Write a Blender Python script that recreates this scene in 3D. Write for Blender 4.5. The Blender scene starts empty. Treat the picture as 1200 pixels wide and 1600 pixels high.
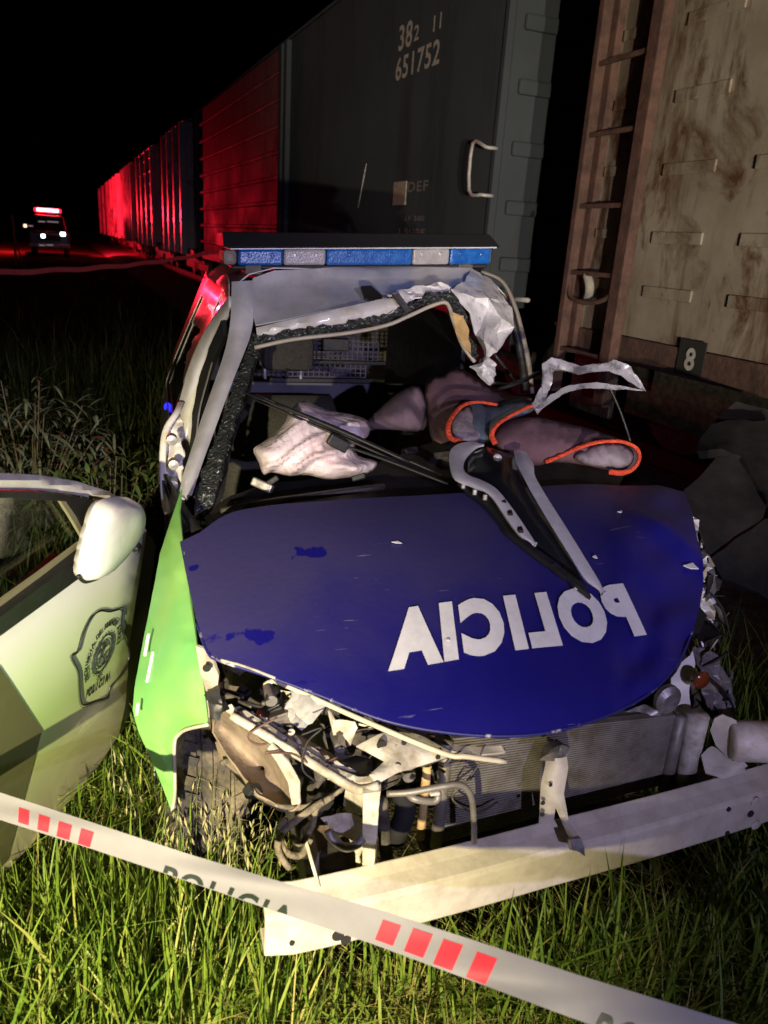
import bpy, bmesh, math, random
import numpy as np
from mathutils import Vector, Matrix, noise
from mathutils.geometry import delaunay_2d_cdt

random.seed(7); rng = np.random.default_rng(11)
S = bpy.context.scene
COL = S.collection

# ------------------------------------------------------------------ camera
F_PX, PITCH, ROLL, CAM_H = 1200.0, math.radians(19.2), math.radians(-3.8), 1.6
cf = Vector((0, math.cos(PITCH), -math.sin(PITCH)))
_r = Vector((1, 0, 0)); _u = _r.cross(cf)
cR = math.cos(ROLL) * _r - math.sin(ROLL) * _u
cU = math.sin(ROLL) * _r + math.cos(ROLL) * _u
CAM = Vector((0, 0, CAM_H))
cam_data = bpy.data.cameras.new('camera')
cam = bpy.data.objects.new('camera', cam_data); COL.objects.link(cam)
cam.matrix_world = Matrix(((cR.x, cU.x, -cf.x, CAM.x), (cR.y, cU.y, -cf.y, CAM.y), (cR.z, cU.z, -cf.z, CAM.z), (0, 0, 0, 1)))
cam_data.sensor_fit = 'VERTICAL'; cam_data.sensor_height = 36; cam_data.sensor_width = 27
cam_data.lens = 36 * F_PX / 1600
cam_data.clip_start = 0.02; cam_data.clip_end = 1000
cam_data.dof.use_dof = True; cam_data.dof.focus_distance = 2.3; cam_data.dof.aperture_fstop = 5.0
S.camera = cam

# ------------------------------------------------------------------ sky, moon, lamps, exposure
wd = bpy.data.worlds.new('World'); S.world = wd; wd.use_nodes = True
wn = wd.node_tree; bg = wn.nodes['Background']
sky = wn.nodes.new('ShaderNodeTexSky'); sky.sky_type = 'NISHITA'; sky.sun_disc = False
sky.sun_elevation = math.radians(-9); sky.sun_rotation = math.radians(200)
wn.links.new(sky.outputs[0], bg.inputs[0]); bg.inputs[1].default_value = 0.02
sd = bpy.data.lights.new('moon', 'SUN'); sd.energy = 0.006; sd.angle = math.radians(0.5); sd.color = (0.75, 0.82, 1)
so = bpy.data.objects.new('moon', sd); COL.objects.link(so); so.rotation_euler = (math.radians(50), 0, math.radians(-30))

def lamp(name, loc, target, power, color, angle, blend, radius):
    d = bpy.data.lights.new(name, 'SPOT'); d.energy = power; d.color = color
    d.spot_size = math.radians(angle); d.spot_blend = blend; d.shadow_soft_size = radius
    o = bpy.data.objects.new(name, d); COL.objects.link(o); o.location = loc
    o.rotation_euler = (Vector(target) - Vector(loc)).to_track_quat('-Z', 'Y').to_euler()
    return o
# headlamps of the vehicle parked some ten metres behind the photographer, and a hand torch to the right
WARM = (1.0, 0.86, 0.57)
lamp('headlamp', (1.2, -9.0, 0.65), (1.15, 5.5, 3.05), 3600, (1.0, 0.85, 0.64), 21, 0.6, 0.05)
lamp('headlamp', (2.4, -9.0, 0.65), (1.45, 5.5, 3.05), 3600, (1.0, 0.85, 0.64), 21, 0.6, 0.05)
lamp('floodlight', (-0.38, -1.7, 1.45), (-0.78, 1.0, 0.22), 1800, WARM, 55, 1.0, 0.025)
lamp('torch', (1.25, -2.3, 2.05), (0.0, 2.4, 1.10), 410, (0.64, 0.58, 1.0), 46, 0.9, 0.03)

vs = S.view_settings; vs.view_transform = 'Standard'; vs.look = 'None'; vs.gamma = 1; vs.use_curve_mapping = False; vs.exposure = 0
S.render.engine = 'CYCLES'

# ------------------------------------------------------------------ frames of reference
YAW = math.radians(17); E1 = Vector((math.cos(YAW), math.sin(YAW), 0)); E2 = Vector((-math.sin(YAW), math.cos(YAW), 0)); CO = Vector((.41, 1.265, 0))
TA = math.radians(23); TT = Vector((-math.sin(TA), math.cos(TA), 0)); TN = Vector((math.cos(TA), math.sin(TA), 0)); TD = 3.2
def ray(x, y): return cf + cR * ((x - 600) / F_PX) + cU * ((800 - y) / F_PX)
def Dp(x, y, d): return CAM + ray(x, y) * d                      # world point at a depth
def c_loc(p): d = p - CO; return Vector((d.dot(E1), d.dot(E2), p.z))
def c2w(p): return CO + E1 * p[0] + E2 * p[1] + Vector((0, 0, p[2]))
def K(x, y, l=None, b=None, z=None):                             # car frame: l across, b back from the bumper, z up
    r = ray(x, y)
    if z is not None: k = (z - CAM_H) / r.z
    elif l is not None: k = (l - (CAM - CO).dot(E1)) / r.dot(E1)
    else: k = (b - (CAM - CO).dot(E2)) / r.dot(E2)
    return c_loc(CAM + r * k)
def Tr(x, y, q=0):                                               # train frame: s along, q into the wagon, z
    r = ray(x, y); p = CAM + r * ((TD + q) / r.dot(TN)); return Vector((p.dot(TT), q, p.z))
def t2w(s, q, z): return TT * s + TN * (TD + q) + Vector((0, 0, z))
def HZ(l, b):
    t = min(max((b + .04) / .75, 0), 1.3)
    z = .775 + .235 * (1 - abs(1 - t) ** 1.5 * (1 if t < 1 else -1)) - .035 * (l / .7) ** 2
    if b < .06: z -= (0.06 - b) ** 2 * 1.2
    return z
def KH(x, y, off=0.0):                                           # on the bonnet surface
    z = .9
    for _ in range(30):
        p = K(x, y, z=z); z = z * .3 + (HZ(p.x, p.y) + off) * .7
    return K(x, y, z=z)

# ------------------------------------------------------------------ materials
MATS = {}
def mat(name, col, rough=.5, metal=0, var=.0, vscale=6, col2=None, bump=0, bscale=40, coat=0, emit=None, estr=0, alpha=1, trans=0, spec=.5, stretch=(1, 1, 1), lo=.4, hi=.65, detail=6):
    if name in MATS: return MATS[name]
    m = bpy.data.materials.new(name); m.use_nodes = True; n = m.node_tree.nodes; L = m.node_tree.links
    b = n['Principled BSDF']; b.inputs['Roughness'].default_value = rough; b.inputs['Metallic'].default_value = metal
    b.inputs['Coat Weight'].default_value = coat; b.inputs['Coat Roughness'].default_value = .08
    b.inputs['Specular IOR Level'].default_value = spec
    b.inputs['Alpha'].default_value = alpha; b.inputs['Transmission Weight'].default_value = trans
    b.inputs['Base Color'].default_value = (*col, 1)
    if emit: b.inputs['Emission Color'].default_value = (*emit, 1); b.inputs['Emission Strength'].default_value = estr
    tc = n.new('ShaderNodeTexCoord'); mp = n.new('ShaderNodeMapping'); mp.inputs['Scale'].default_value = stretch
    L.new(tc.outputs['Object'], mp.inputs[0])
    if col2 is not None or var:
        c2 = col2 or tuple(max(0, c * (1 - var)) for c in col)
        nz = n.new('ShaderNodeTexNoise'); nz.inputs['Scale'].default_value = vscale; nz.inputs['Detail'].default_value = detail; nz.inputs['Roughness'].default_value = .65
        L.new(mp.outputs[0], nz.inputs['Vector'])
        rp = n.new('ShaderNodeValToRGB'); rp.color_ramp.elements[0].position = lo; rp.color_ramp.elements[1].position = hi
        rp.color_ramp.elements[0].color = (*col, 1); rp.color_ramp.elements[1].color = (*c2, 1)
        L.new(nz.outputs[0], rp.inputs[0]); L.new(rp.outputs[0], b.inputs['Base Color'])
        mr = n.new('ShaderNodeMapRange'); mr.inputs[3].default_value = max(.03, rough - .1); mr.inputs[4].default_value = min(1, rough + .2)
        L.new(nz.outputs[0], mr.inputs[0]); L.new(mr.outputs[0], b.inputs['Roughness'])
    if bump:
        nb = n.new('ShaderNodeTexNoise'); nb.inputs['Scale'].default_value = bscale; nb.inputs['Detail'].default_value = 5
        L.new(mp.outputs[0], nb.inputs['Vector'])
        bp = n.new('ShaderNodeBump'); bp.inputs['Strength'].default_value = bump; bp.inputs['Distance'].default_value = .02
        L.new(nb.outputs[0], bp.inputs['Height']); L.new(bp.outputs[0], b.inputs['Normal'])
    MATS[name] = m; return m

WHITE = mat('white_paint', (.74, .74, .73), .32, col2=(.58, .55, .48), vscale=9, coat=.5, bump=.03, bscale=14)
DIRTYW = mat('dusty_white_paint', (.48, .44, .36), .5, col2=(.36, .32, .25), vscale=18, bump=.08, bscale=60, lo=.42, hi=.7)
RIMW = mat('primer_white', (.50, .47, .40), .55, col2=(.26, .22, .16), vscale=22, bump=.1, bscale=80)
LAV = mat('roof_paint', (.60, .60, .63), .3, col2=(.44, .44, .46), vscale=6, coat=.6, bump=.03, bscale=9)
CRUMP = mat('crumpled_paint', (.74, .74, .76), .24, .0, col2=(.34, .34, .36), vscale=22, coat=.6, bump=.12, bscale=24, lo=.55, hi=.68)
BLACKP = mat('black_plastic', (.018, .018, .018), .45, var=.4, vscale=20, bump=.08, bscale=90)
RUBBER = mat('rubber', (.02, .019, .018), .75, col2=(.10, .085, .06), vscale=25, bump=.2, bscale=60)
MUDRUB = mat('muddy_tyre', (.03, .027, .024), .9, col2=(.20, .165, .11), vscale=7, bump=.6, bscale=50, lo=.42, hi=.66)
DARKM = mat('dark_metal', (.05, .047, .043), .5, .4, col2=(.13, .11, .09), vscale=18, bump=.12, bscale=60)
STEEL = mat('grey_steel', (.38, .37, .36), .4, .7, col2=(.2, .18, .16), vscale=20, bump=.08)
ALU = mat('dusty_aluminium', (.24, .225, .20), .5, .45, col2=(.14, .12, .09), vscale=16)
CHROME = mat('silver_trim', (.66, .66, .70), .3, .15, var=.25, vscale=12)
GLASSD = mat('dark_glass', (.012, .014, .013), .06, spec=.6)
SHARD = mat('broken_glass_edge', (.03, .035, .035), .15, col2=(.5, .5, .5), vscale=90, bump=.9, bscale=70, lo=.6, hi=.66)
SEATM = mat('seat_fabric', (.045, .043, .036), .95, var=.4, vscale=120, bump=.25, bscale=260)
GREYPL = mat('grey_plastic', (.014, .0135, .015), .75, spec=.12, col2=(.030, .028, .028), vscale=5, bump=.12, bscale=40)
AIRBAG = mat('airbag_nylon', (.82, .72, .73), .85, col2=(.66, .52, .53), vscale=10, bump=.55, bscale=26, stretch=(1, 1, .45))
MAROON = mat('maroon_cloth', (.16, .085, .105), .95, col2=(.10, .055, .07), vscale=8, bump=.25, bscale=220)
BLUEC = mat('grey_blue_cloth', (.10, .135, .19), .92, col2=(.06, .085, .125), vscale=10, bump=.25, bscale=220)
LINING = mat('pale_lining', (.28, .24, .27), .9, col2=(.16, .13, .16), vscale=14, bump=.2, bscale=80)
ORANGE = mat('orange_piping', (.85, .10, .035), .8, col2=(.55, .05, .02), vscale=60, bump=.6, bscale=150)
TAN = mat('tan_foam', (.55, .38, .16), .9, col2=(.35, .22, .09), vscale=20, bump=.2)
BLUEL = mat('blue_lens', (.004, .075, .33), .22, col2=(.01, .12, .42), vscale=30, coat=.4, bump=.1, bscale=120, emit=(.0, .10, .42), estr=.05)
CLEARL = mat('clear_lens', (.38, .37, .38), .2, col2=(.27, .26, .27), vscale=24, coat=.4, bump=.1, bscale=120)
CAPM = mat('yellowed_cap', (.36, .31, .25), .5, var=.4, vscale=18)
LETTER = mat('white_vinyl', (.72, .72, .74), .45, var=.15, vscale=30)
INK = mat('dark_ink', (.012, .02, .014), .5)
BLACKHOLE = mat('bolt_hole', (.01, .01, .01), .9)

WIPES = [(*[float(c) for c in KH(x, y)][:2], sx, sy, r) for x, y, sx, sy, r in ((475, 868, .055, .030, 2.25), (395, 1000, .065, .025, 2.2), (300, 890, .02, .02, 2.1), (880, 880, .05, .02, 2.0))]
def livery_blue():
    m = bpy.data.materials.new('dusty_blue_vinyl'); m.use_nodes = True; n = m.node_tree.nodes; L = m.node_tree.links; b = n['Principled BSDF']
    tc = n.new('ShaderNodeTexCoord'); sp = n.new('ShaderNodeSeparateXYZ'); L.new(tc.outputs['Object'], sp.inputs[0])
    nz = n.new('ShaderNodeTexNoise'); nz.inputs['Scale'].default_value = 3.2; nz.inputs['Detail'].default_value = 7; nz.inputs['Distortion'].default_value = .6; L.new(tc.outputs['Object'], nz.inputs[0])
    # dust settled on the rear two thirds of the bonnet, wiped off in streaks
    a = n.new('ShaderNodeMath'); a.operation = 'MULTIPLY_ADD'; a.inputs[1].default_value = 1.15; a.inputs[2].default_value = -.18; L.new(sp.outputs['Y'], a.inputs[0])
    a2 = n.new('ShaderNodeMath'); a2.operation = 'MULTIPLY_ADD'; a2.inputs[1].default_value = -.42; L.new(sp.outputs['X'], a2.inputs[0]); L.new(a.outputs[0], a2.inputs[2])
    a3 = n.new('ShaderNodeMath'); a3.operation = 'MULTIPLY_ADD'; a3.inputs[1].default_value = .9; L.new(nz.outputs[0], a3.inputs[0]); L.new(a2.outputs[0], a3.inputs[2])
    mr = n.new('ShaderNodeMapRange'); mr.interpolation_type = 'SMOOTHSTEP'; mr.inputs[1].default_value = .35; mr.inputs[2].default_value = 1.05; mr.inputs[3].default_value = .04; mr.inputs[4].default_value = .44; L.new(a3.outputs[0], mr.inputs[0])
    mp = n.new('ShaderNodeMapping'); mp.inputs['Scale'].default_value = (4.0, 11, 3); L.new(tc.outputs['Object'], mp.inputs[0])
    n2 = n.new('ShaderNodeTexNoise'); n2.inputs['Scale'].default_value = 1.25; n2.inputs['Detail'].default_value = 9; n2.inputs['Roughness'].default_value = .6; L.new(mp.outputs[0], n2.inputs[0])
    w = n.new('ShaderNodeMapRange'); w.inputs[1].default_value = .67; w.inputs[2].default_value = .70; w.inputs[3].default_value = 1; w.inputs[4].default_value = .12; L.new(n2.outputs[0], w.inputs[0])
    # hand-wiped smears at three spots
    n5 = n.new('ShaderNodeTexNoise'); n5.inputs['Scale'].default_value = 16; n5.inputs['Detail'].default_value = 6; L.new(tc.outputs['Object'], n5.inputs[0])
    keep = w.outputs[0]
    for (cx, cy, sx, sy, rad) in WIPES:
        dx = n.new('ShaderNodeMath'); dx.operation = 'MULTIPLY_ADD'; dx.inputs[1].default_value = 1 / sx; dx.inputs[2].default_value = -cx / sx; L.new(sp.outputs['X'], dx.inputs[0])
        dy = n.new('ShaderNodeMath'); dy.operation = 'MULTIPLY_ADD'; dy.inputs[1].default_value = 1 / sy; dy.inputs[2].default_value = -cy / sy; L.new(sp.outputs['Y'], dy.inputs[0])
        cv = n.new('ShaderNodeCombineXYZ'); L.new(dx.outputs[0], cv.inputs[0]); L.new(dy.outputs[0], cv.inputs[1])
        ln = n.new('ShaderNodeVectorMath'); ln.operation = 'LENGTH'; L.new(cv.outputs[0], ln.inputs[0])
        jj = n.new('ShaderNodeMath'); jj.operation = 'MULTIPLY_ADD'; jj.inputs[1].default_value = 3.2; L.new(n5.outputs[0], jj.inputs[0]); L.new(ln.outputs['Value'], jj.inputs[2])
        m1 = n.new('ShaderNodeMapRange'); m1.inputs[1].default_value = rad; m1.inputs[2].default_value = rad + .12; m1.inputs[3].default_value = .08; m1.inputs[4].default_value = 1; L.new(jj.outputs[0], m1.inputs[0])
        mm = n.new('ShaderNodeMath'); mm.operation = 'MULTIPLY'; L.new(keep, mm.inputs[0]); L.new(m1.outputs[0], mm.inputs[1]); keep = mm.outputs[0]
    mu = n.new('ShaderNodeMath'); mu.operation = 'MULTIPLY'; L.new(mr.outputs[0], mu.inputs[0]); L.new(keep, mu.inputs[1])
    mx = n.new('ShaderNodeMix'); mx.data_type = 'RGBA'; mx.inputs['A'].default_value = (.005, .004, .15, 1); mx.inputs['B'].default_value = (.080, .070, .074, 1)
    L.new(mu.outputs[0], mx.inputs['Factor'])
    # fine scratches down to the primer, mostly toward the train side
    ms = n.new('ShaderNodeMapping'); ms.inputs['Scale'].default_value = (5, 70, 5); ms.inputs['Rotation'].default_value = (0, 0, .7); L.new(tc.outputs['Object'], ms.inputs[0])
    n6 = n.new('ShaderNodeTexNoise'); n6.inputs['Scale'].default_value = 2.4; n6.inputs['Detail'].default_value = 3; L.new(ms.outputs[0], n6.inputs[0])
    n7 = n.new('ShaderNodeTexNoise'); n7.inputs['Scale'].default_value = 5; L.new(tc.outputs['Object'], n7.inputs[0])
    r6 = n.new('ShaderNodeMapRange'); r6.inputs[1].default_value = .70; r6.inputs[2].default_value = .73; L.new(n6.outputs[0], r6.inputs[0])
    r7 = n.new('ShaderNodeMapRange'); r7.inputs[1].default_value = .52; r7.inputs[2].default_value = .62; r7.inputs[4].default_value = .7; L.new(n7.outputs[0], r7.inputs[0])
    m6 = n.new('ShaderNodeMath'); m6.operation = 'MULTIPLY'; L.new(r6.outputs[0], m6.inputs[0]); L.new(r7.outputs[0], m6.inputs[1])
    mx2 = n.new('ShaderNodeMix'); mx2.data_type = 'RGBA'; mx2.inputs['B'].default_value = (.22, .21, .26, 1); L.new(m6.outputs[0], mx2.inputs['Factor']); L.new(mx.outputs['Result'], mx2.inputs['A']); L.new(mx2.outputs['Result'], b.inputs['Base Color'])
    rr = n.new('ShaderNodeMapRange'); rr.inputs[3].default_value = .38; rr.inputs[4].default_value = .75; L.new(mu.outputs[0], rr.inputs[0]); L.new(rr.outputs[0], b.inputs['Roughness'])
    n3 = n.new('ShaderNodeTexNoise'); n3.inputs['Scale'].default_value = 55; n3.inputs['Detail'].default_value = 4; L.new(tc.outputs['Object'], n3.inputs[0])
    bp = n.new('ShaderNodeBump'); bp.inputs['Strength'].default_value = .05; bp.inputs['Distance'].default_value = .02; L.new(n3.outputs[0], bp.inputs['Height']); L.new(bp.outputs[0], b.inputs['Normal'])
    return m
HOODM = livery_blue()
GREEN = mat('lime_green_paint', (.13, .40, .11), .45, col2=(.20, .41, .10), vscale=3, coat=.15, bump=.03, bscale=20)
def door_paint():  # white livery; green reflections and warm light put into the height gradient
    m = bpy.data.materials.new('white_livery_reflections'); m.use_nodes = True; n = m.node_tree.nodes; L = m.node_tree.links; b = n['Principled BSDF']
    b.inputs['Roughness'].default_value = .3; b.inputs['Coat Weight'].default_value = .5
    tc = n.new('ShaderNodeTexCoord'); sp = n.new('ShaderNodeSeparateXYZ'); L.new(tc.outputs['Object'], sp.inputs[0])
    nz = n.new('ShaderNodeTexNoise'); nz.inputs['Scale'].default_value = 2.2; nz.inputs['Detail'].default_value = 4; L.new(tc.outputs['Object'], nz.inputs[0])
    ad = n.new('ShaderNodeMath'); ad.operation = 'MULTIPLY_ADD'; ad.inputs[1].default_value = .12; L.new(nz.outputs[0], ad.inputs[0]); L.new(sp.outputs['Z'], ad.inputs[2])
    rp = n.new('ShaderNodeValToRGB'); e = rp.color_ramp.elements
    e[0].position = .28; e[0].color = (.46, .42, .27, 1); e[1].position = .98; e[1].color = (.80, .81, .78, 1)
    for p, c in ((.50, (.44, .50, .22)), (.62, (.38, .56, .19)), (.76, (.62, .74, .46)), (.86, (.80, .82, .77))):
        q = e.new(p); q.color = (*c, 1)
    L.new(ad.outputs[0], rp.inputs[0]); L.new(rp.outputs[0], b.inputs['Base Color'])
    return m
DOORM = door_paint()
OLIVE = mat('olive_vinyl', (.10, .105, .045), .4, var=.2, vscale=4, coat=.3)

def wagon_paint(name, base, stain, rust, scale, rustlo, streak=.35, spec=.3, rl=.45, rh=.8):
    m = bpy.data.materials.new(name); m.use_nodes = True; n = m.node_tree.nodes; L = m.node_tree.links; b = n['Principled BSDF']
    tc = n.new('ShaderNodeTexCoord')
    b.inputs['Specular IOR Level'].default_value = spec
    def nz(sc, det, st, dist=0):
        mp = n.new('ShaderNodeMapping'); mp.inputs['Scale'].default_value = st; L.new(tc.outputs['Object'], mp.inputs[0])
        t = n.new('ShaderNodeTexNoise'); t.inputs['Scale'].default_value = sc; t.inputs['Detail'].default_value = det; t.inputs['Roughness'].default_value = .68; t.inputs['Distortion'].default_value = dist; L.new(mp.outputs[0], t.inputs[0]); return t
    def mix(f, a, bb):
        x = n.new('ShaderNodeMix'); x.data_type = 'RGBA'; L.new(f, x.inputs['Factor'])
        for s, v in (('A', a), ('B', bb)):
            if isinstance(v, tuple): x.inputs[s].default_value = (*v, 1)
            else: L.new(v, x.inputs[s])
        return x.outputs['Result']
    def rng_(o, lo, hi, a=0, c=1):
        r = n.new('ShaderNodeMapRange'); r.inputs[1].default_value = lo; r.inputs[2].default_value = hi; r.inputs[3].default_value = a; r.inputs[4].default_value = c; L.new(o, r.inputs[0]); return r.outputs[0]
    s1 = nz(scale * .7, 8, (1, 1, 1)); s2 = nz(scale * 2.2, 8, (1, 1, .13)); s3 = nz(scale * 1.1, 10, (1, 1, .55), .8); s4 = nz(scale * 9, 6, (1, 1, .3))
    c = mix(rng_(s1.outputs[0], .35, .7), base, stain)
    c = mix(rng_(s2.outputs[0], .52, .68, 0, streak), c, rust)
    c = mix(rng_(s3.outputs[0], rustlo, rustlo + .10), c, rust)
    c = mix(rng_(s4.outputs[0], .66, .70, 0, .8), c, tuple(x * .4 for x in rust))
    L.new(c, b.inputs['Base Color']); L.new(rng_(s1.outputs[0], .3, .8, rl, rh), b.inputs['Roughness'])
    bp = n.new('ShaderNodeBump'); bp.inputs['Strength'].default_value = .25; bp.inputs['Distance'].default_value = .01; L.new(s3.outputs[0], bp.inputs['Height']); L.new(bp.outputs[0], b.inputs['Normal'])
    return m
RUSTY = wagon_paint('weathered_tan_wagon_paint', (.37, .325, .27), (.20, .16, .115), (.10, .05, .027), 2.2, .495, .95)
GREYW = wagon_paint('dull_grey_wagon_paint', (.072, .084, .096), (.05, .058, .066), (.036, .032, .032), .8, .66, .6, .0)
REDW = wagon_paint('weathered_brown_wagon_paint', (.46, .38, .36), (.25, .2, .19), (.07, .04, .035), 1.3, .53, .8, .5, .22, .5)
BROWNW = wagon_paint('dark_brown_wagon_paint', (.13, .10, .10), (.08, .06, .06), (.04, .028, .025), 1.1, .55, .8, .008)
RUSTBR = mat('rusty_brown_steel', (.12, .065, .05), .8, col2=(.06, .035, .03), vscale=9, bump=.3, bscale=30)
RUSTOR = mat('orange_rust', (.20, .085, .035), .85, col2=(.08, .038, .022), vscale=5, stretch=(1, 1, .3), bump=.3, bscale=30)
WHITEN = mat('stencil_white', (.50, .49, .46), .8, col2=(.3, .29, .27), vscale=30)

# ------------------------------------------------------------------ mesh helpers
def mesh_obj(name, verts, faces, m, parent=None, smooth=False, thick=0, bevel=0, sub=0, origin=None, offset=-1, autosmooth=None):
    me = bpy.data.meshes.new(name)
    vv = [Vector(v) for v in verts]
    loc = Vector((0, 0, 0))
    if origin == 'auto':
        loc = Vector((sum(v.x for v in vv) / len(vv), sum(v.y for v in vv) / len(vv), min(v.z for v in vv)))
        vv = [v - loc for v in vv]
    me.from_pydata([tuple(v) for v in vv], [], faces); me.update()
    bm = bmesh.new(); bm.from_mesh(me); bmesh.ops.recalc_face_normals(bm, faces=bm.faces); bm.to_mesh(me); bm.free()
    o = bpy.data.objects.new(name, me); COL.objects.link(o); o.location = loc
    if m: me.materials.append(m)
    if parent: o.parent = parent
    if smooth:
        for p in me.polygons: p.use_smooth = True
    if thick:
        md = o.modifiers.new('solid', 'SOLIDIFY'); md.thickness = thick; md.offset = offset
        if smooth: m2 = o.modifiers.new('split', 'EDGE_SPLIT'); m2.split_angle = math.radians(22 if m and m.name == 'crumpled_paint' else 40)
    if bevel:
        md = o.modifiers.new('bevel', 'BEVEL'); md.width = bevel; md.segments = 2; md.limit_method = 'ANGLE'; md.angle_limit = math.radians(35)
    if sub:
        md = o.modifiers.new('sub', 'SUBSURF'); md.levels = sub; md.render_levels = sub
    return o
def tag(o, label, cat=None, group=None, kind=None):
    if label: o['label'] = label
    if cat: o['category'] = cat
    if group: o['group'] = group
    if kind: o['kind'] = kind
    return o
def empty(name, loc=(0, 0, 0), rz=0):
    o = bpy.data.objects.new(name, None); COL.objects.link(o); o.location = loc; o.rotation_euler = (0, 0, rz); o.empty_display_size = .2; return o

def crs(pts, n=6, closed=False):
    P = [Vector(p) for p in pts]; out = []; N = len(P)
    rngi = range(N if closed else N - 1)
    for i in rngi:
        p0 = P[(i - 1) % N] if closed or i > 0 else P[0] * 2 - P[1]
        p1 = P[i]; p2 = P[(i + 1) % N]
        p3 = P[(i + 2) % N] if closed or i + 2 < N else P[-1] * 2 - P[-2]
        for k in range(n):
            t = k / n
            out.append(.5 * ((2 * p1) + (p2 - p0) * t + (2 * p0 - 5 * p1 + 4 * p2 - p3) * t * t + (3 * p1 - p0 - 3 * p2 + p3) * t ** 3))
    if not closed: out.append(P[-1])
    return out
def tube_vf(pts, r, seg=8, smooth_n=5, flat=1.0):
    P = crs(pts, smooth_n) if smooth_n > 1 else [Vector(p) for p in pts]
    V = []; Fc = []; up = Vector((0, 0, 1)); n = len(P); prev = None
    rr = r if hasattr(r, '__len__') else [r]
    for i, p in enumerate(P):
        t = (P[min(i + 1, n - 1)] - P[max(i - 1, 0)])
        t = t.normalized() if t.length > 1e-9 else Vector((0, 0, 1))
        a = prev - t * prev.dot(t) if prev is not None else (up.cross(t) if abs(t.z) < .95 else Vector((1, 0, 0)).cross(t))
        if a.length < 1e-6: a = t.orthogonal()
        a.normalize(); prev = a; c = t.cross(a)
        f = i / max(1, n - 1) * (len(rr) - 1); k = min(int(f), len(rr) - 2) if len(rr) > 1 else 0
        rad = rr[0] if len(rr) == 1 else rr[k] + (rr[k + 1] - rr[k]) * (f - k)
        for j in range(seg):
            th = 2 * math.pi * j / seg; V.append(p + a * math.cos(th) * rad + c * math.sin(th) * rad * flat)
    for i in range(n - 1):
        for j in range(seg):
            Fc.append((i * seg + j, i * seg + (j + 1) % seg, (i + 1) * seg + (j + 1) % seg, (i + 1) * seg + j))
    Fc.append(tuple(range(seg - 1, -1, -1))); Fc.append(tuple((n - 1) * seg + j for j in range(seg)))
    return V, Fc
def tube(name, pts, r, m, parent=None, seg=8, n=5, flat=1.0, **kw):
    V, Fc = tube_vf(pts, r, seg, n, flat); return mesh_obj(name, V, Fc, m, parent, smooth=True, **kw)
def box_vf(x0, x1, y0, y1, z0, z1):
    V = [Vector((x, y, z)) for z in (z0, z1) for y in (y0, y1) for x in (x0, x1)]
    return V, [(0, 2, 3, 1), (4, 5, 7, 6), (0, 1, 5, 4), (2, 6, 7, 3), (0, 4, 6, 2), (1, 3, 7, 5)]
def box(name, a, b, m, parent=None, bevel=.004, rot=None, fn=None, **kw):
    V, Fc = box_vf(a[0], b[0], a[1], b[1], a[2], b[2])
    if rot:
        c = (Vector(a) + Vector(b)) / 2; R = Matrix.Rotation(rot[2], 3, 'Z') @ Matrix.Rotation(rot[1], 3, 'Y') @ Matrix.Rotation(rot[0], 3, 'X')
        V = [c + R @ (v - c) for v in V]
    if fn: V = [fn(v) for v in V]
    return mesh_obj(name, V, Fc, m, parent, bevel=bevel, **kw)
def join_vf(parts):
    V = []; Fc = []
    for v, f in parts:
        o = len(V); V += list(v); Fc += [tuple(i + o for i in q) for q in f]
    return V, Fc

def fill2d(outline, step):
    """triangulate a pixel outline with interior grid points"""
    pts = [Vector((p[0], p[1])) for p in outline]; n = len(pts)
    xs = [p.x for p in pts]; ys = [p.y for p in pts]
    def inside(x, y):
        c = False; j = n - 1
        for i in range(n):
            if (pts[i].y > y) != (pts[j].y > y) and x < (pts[j].x - pts[i].x) * (y - pts[i].y) / (pts[j].y - pts[i].y) + pts[i].x: c = not c
            j = i
        return c
    A = np.array([(p.x, p.y) for p in pts]); B = np.roll(A, -1, 0)
    def edist(x, y):
        p = np.array((x, y)); ab = B - A; t = np.clip(((p - A) * ab).sum(1) / np.maximum((ab ** 2).sum(1), 1e-9), 0, 1)
        return float(np.sqrt((((A + ab * t[:, None]) - p) ** 2).sum(1)).min())
    inner = []
    y = min(ys) + step * .5; row = 0
    while y < max(ys):
        x = min(xs) + (step * .5 if row % 2 else 0)
        while x < max(xs):
            if inside(x, y) and edist(x, y) > step * .45: inner.append(Vector((x, y)))
            x += step
        y += step * .87; row += 1
    r = delaunay_2d_cdt(pts + inner, [], [list(range(n))], 1, 1e-4)
    V2 = r[0]; faces = [tuple(f) for f in r[2]]
    ed = [edist(v.x, v.y) for v in V2]
    return V2, faces, ed
def dens(outline, step):
    out = []
    for i, p in enumerate(outline):
        q = outline[(i + 1) % len(outline)]
        k = max(1, int(math.hypot(q[0] - p[0], q[1] - p[1]) / step))
        for j in range(k): out.append(tuple(p[c] + (q[c] - p[c]) * j / k for c in range(len(p))))
    return out
def idw(P, x, y):
    d2 = (P[:, 0] - x) ** 2 + (P[:, 1] - y) ** 2
    w = 1 / (d2 + 4) ** 1.5
    return float((w * P[:, 2]).sum() / w.sum())
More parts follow.
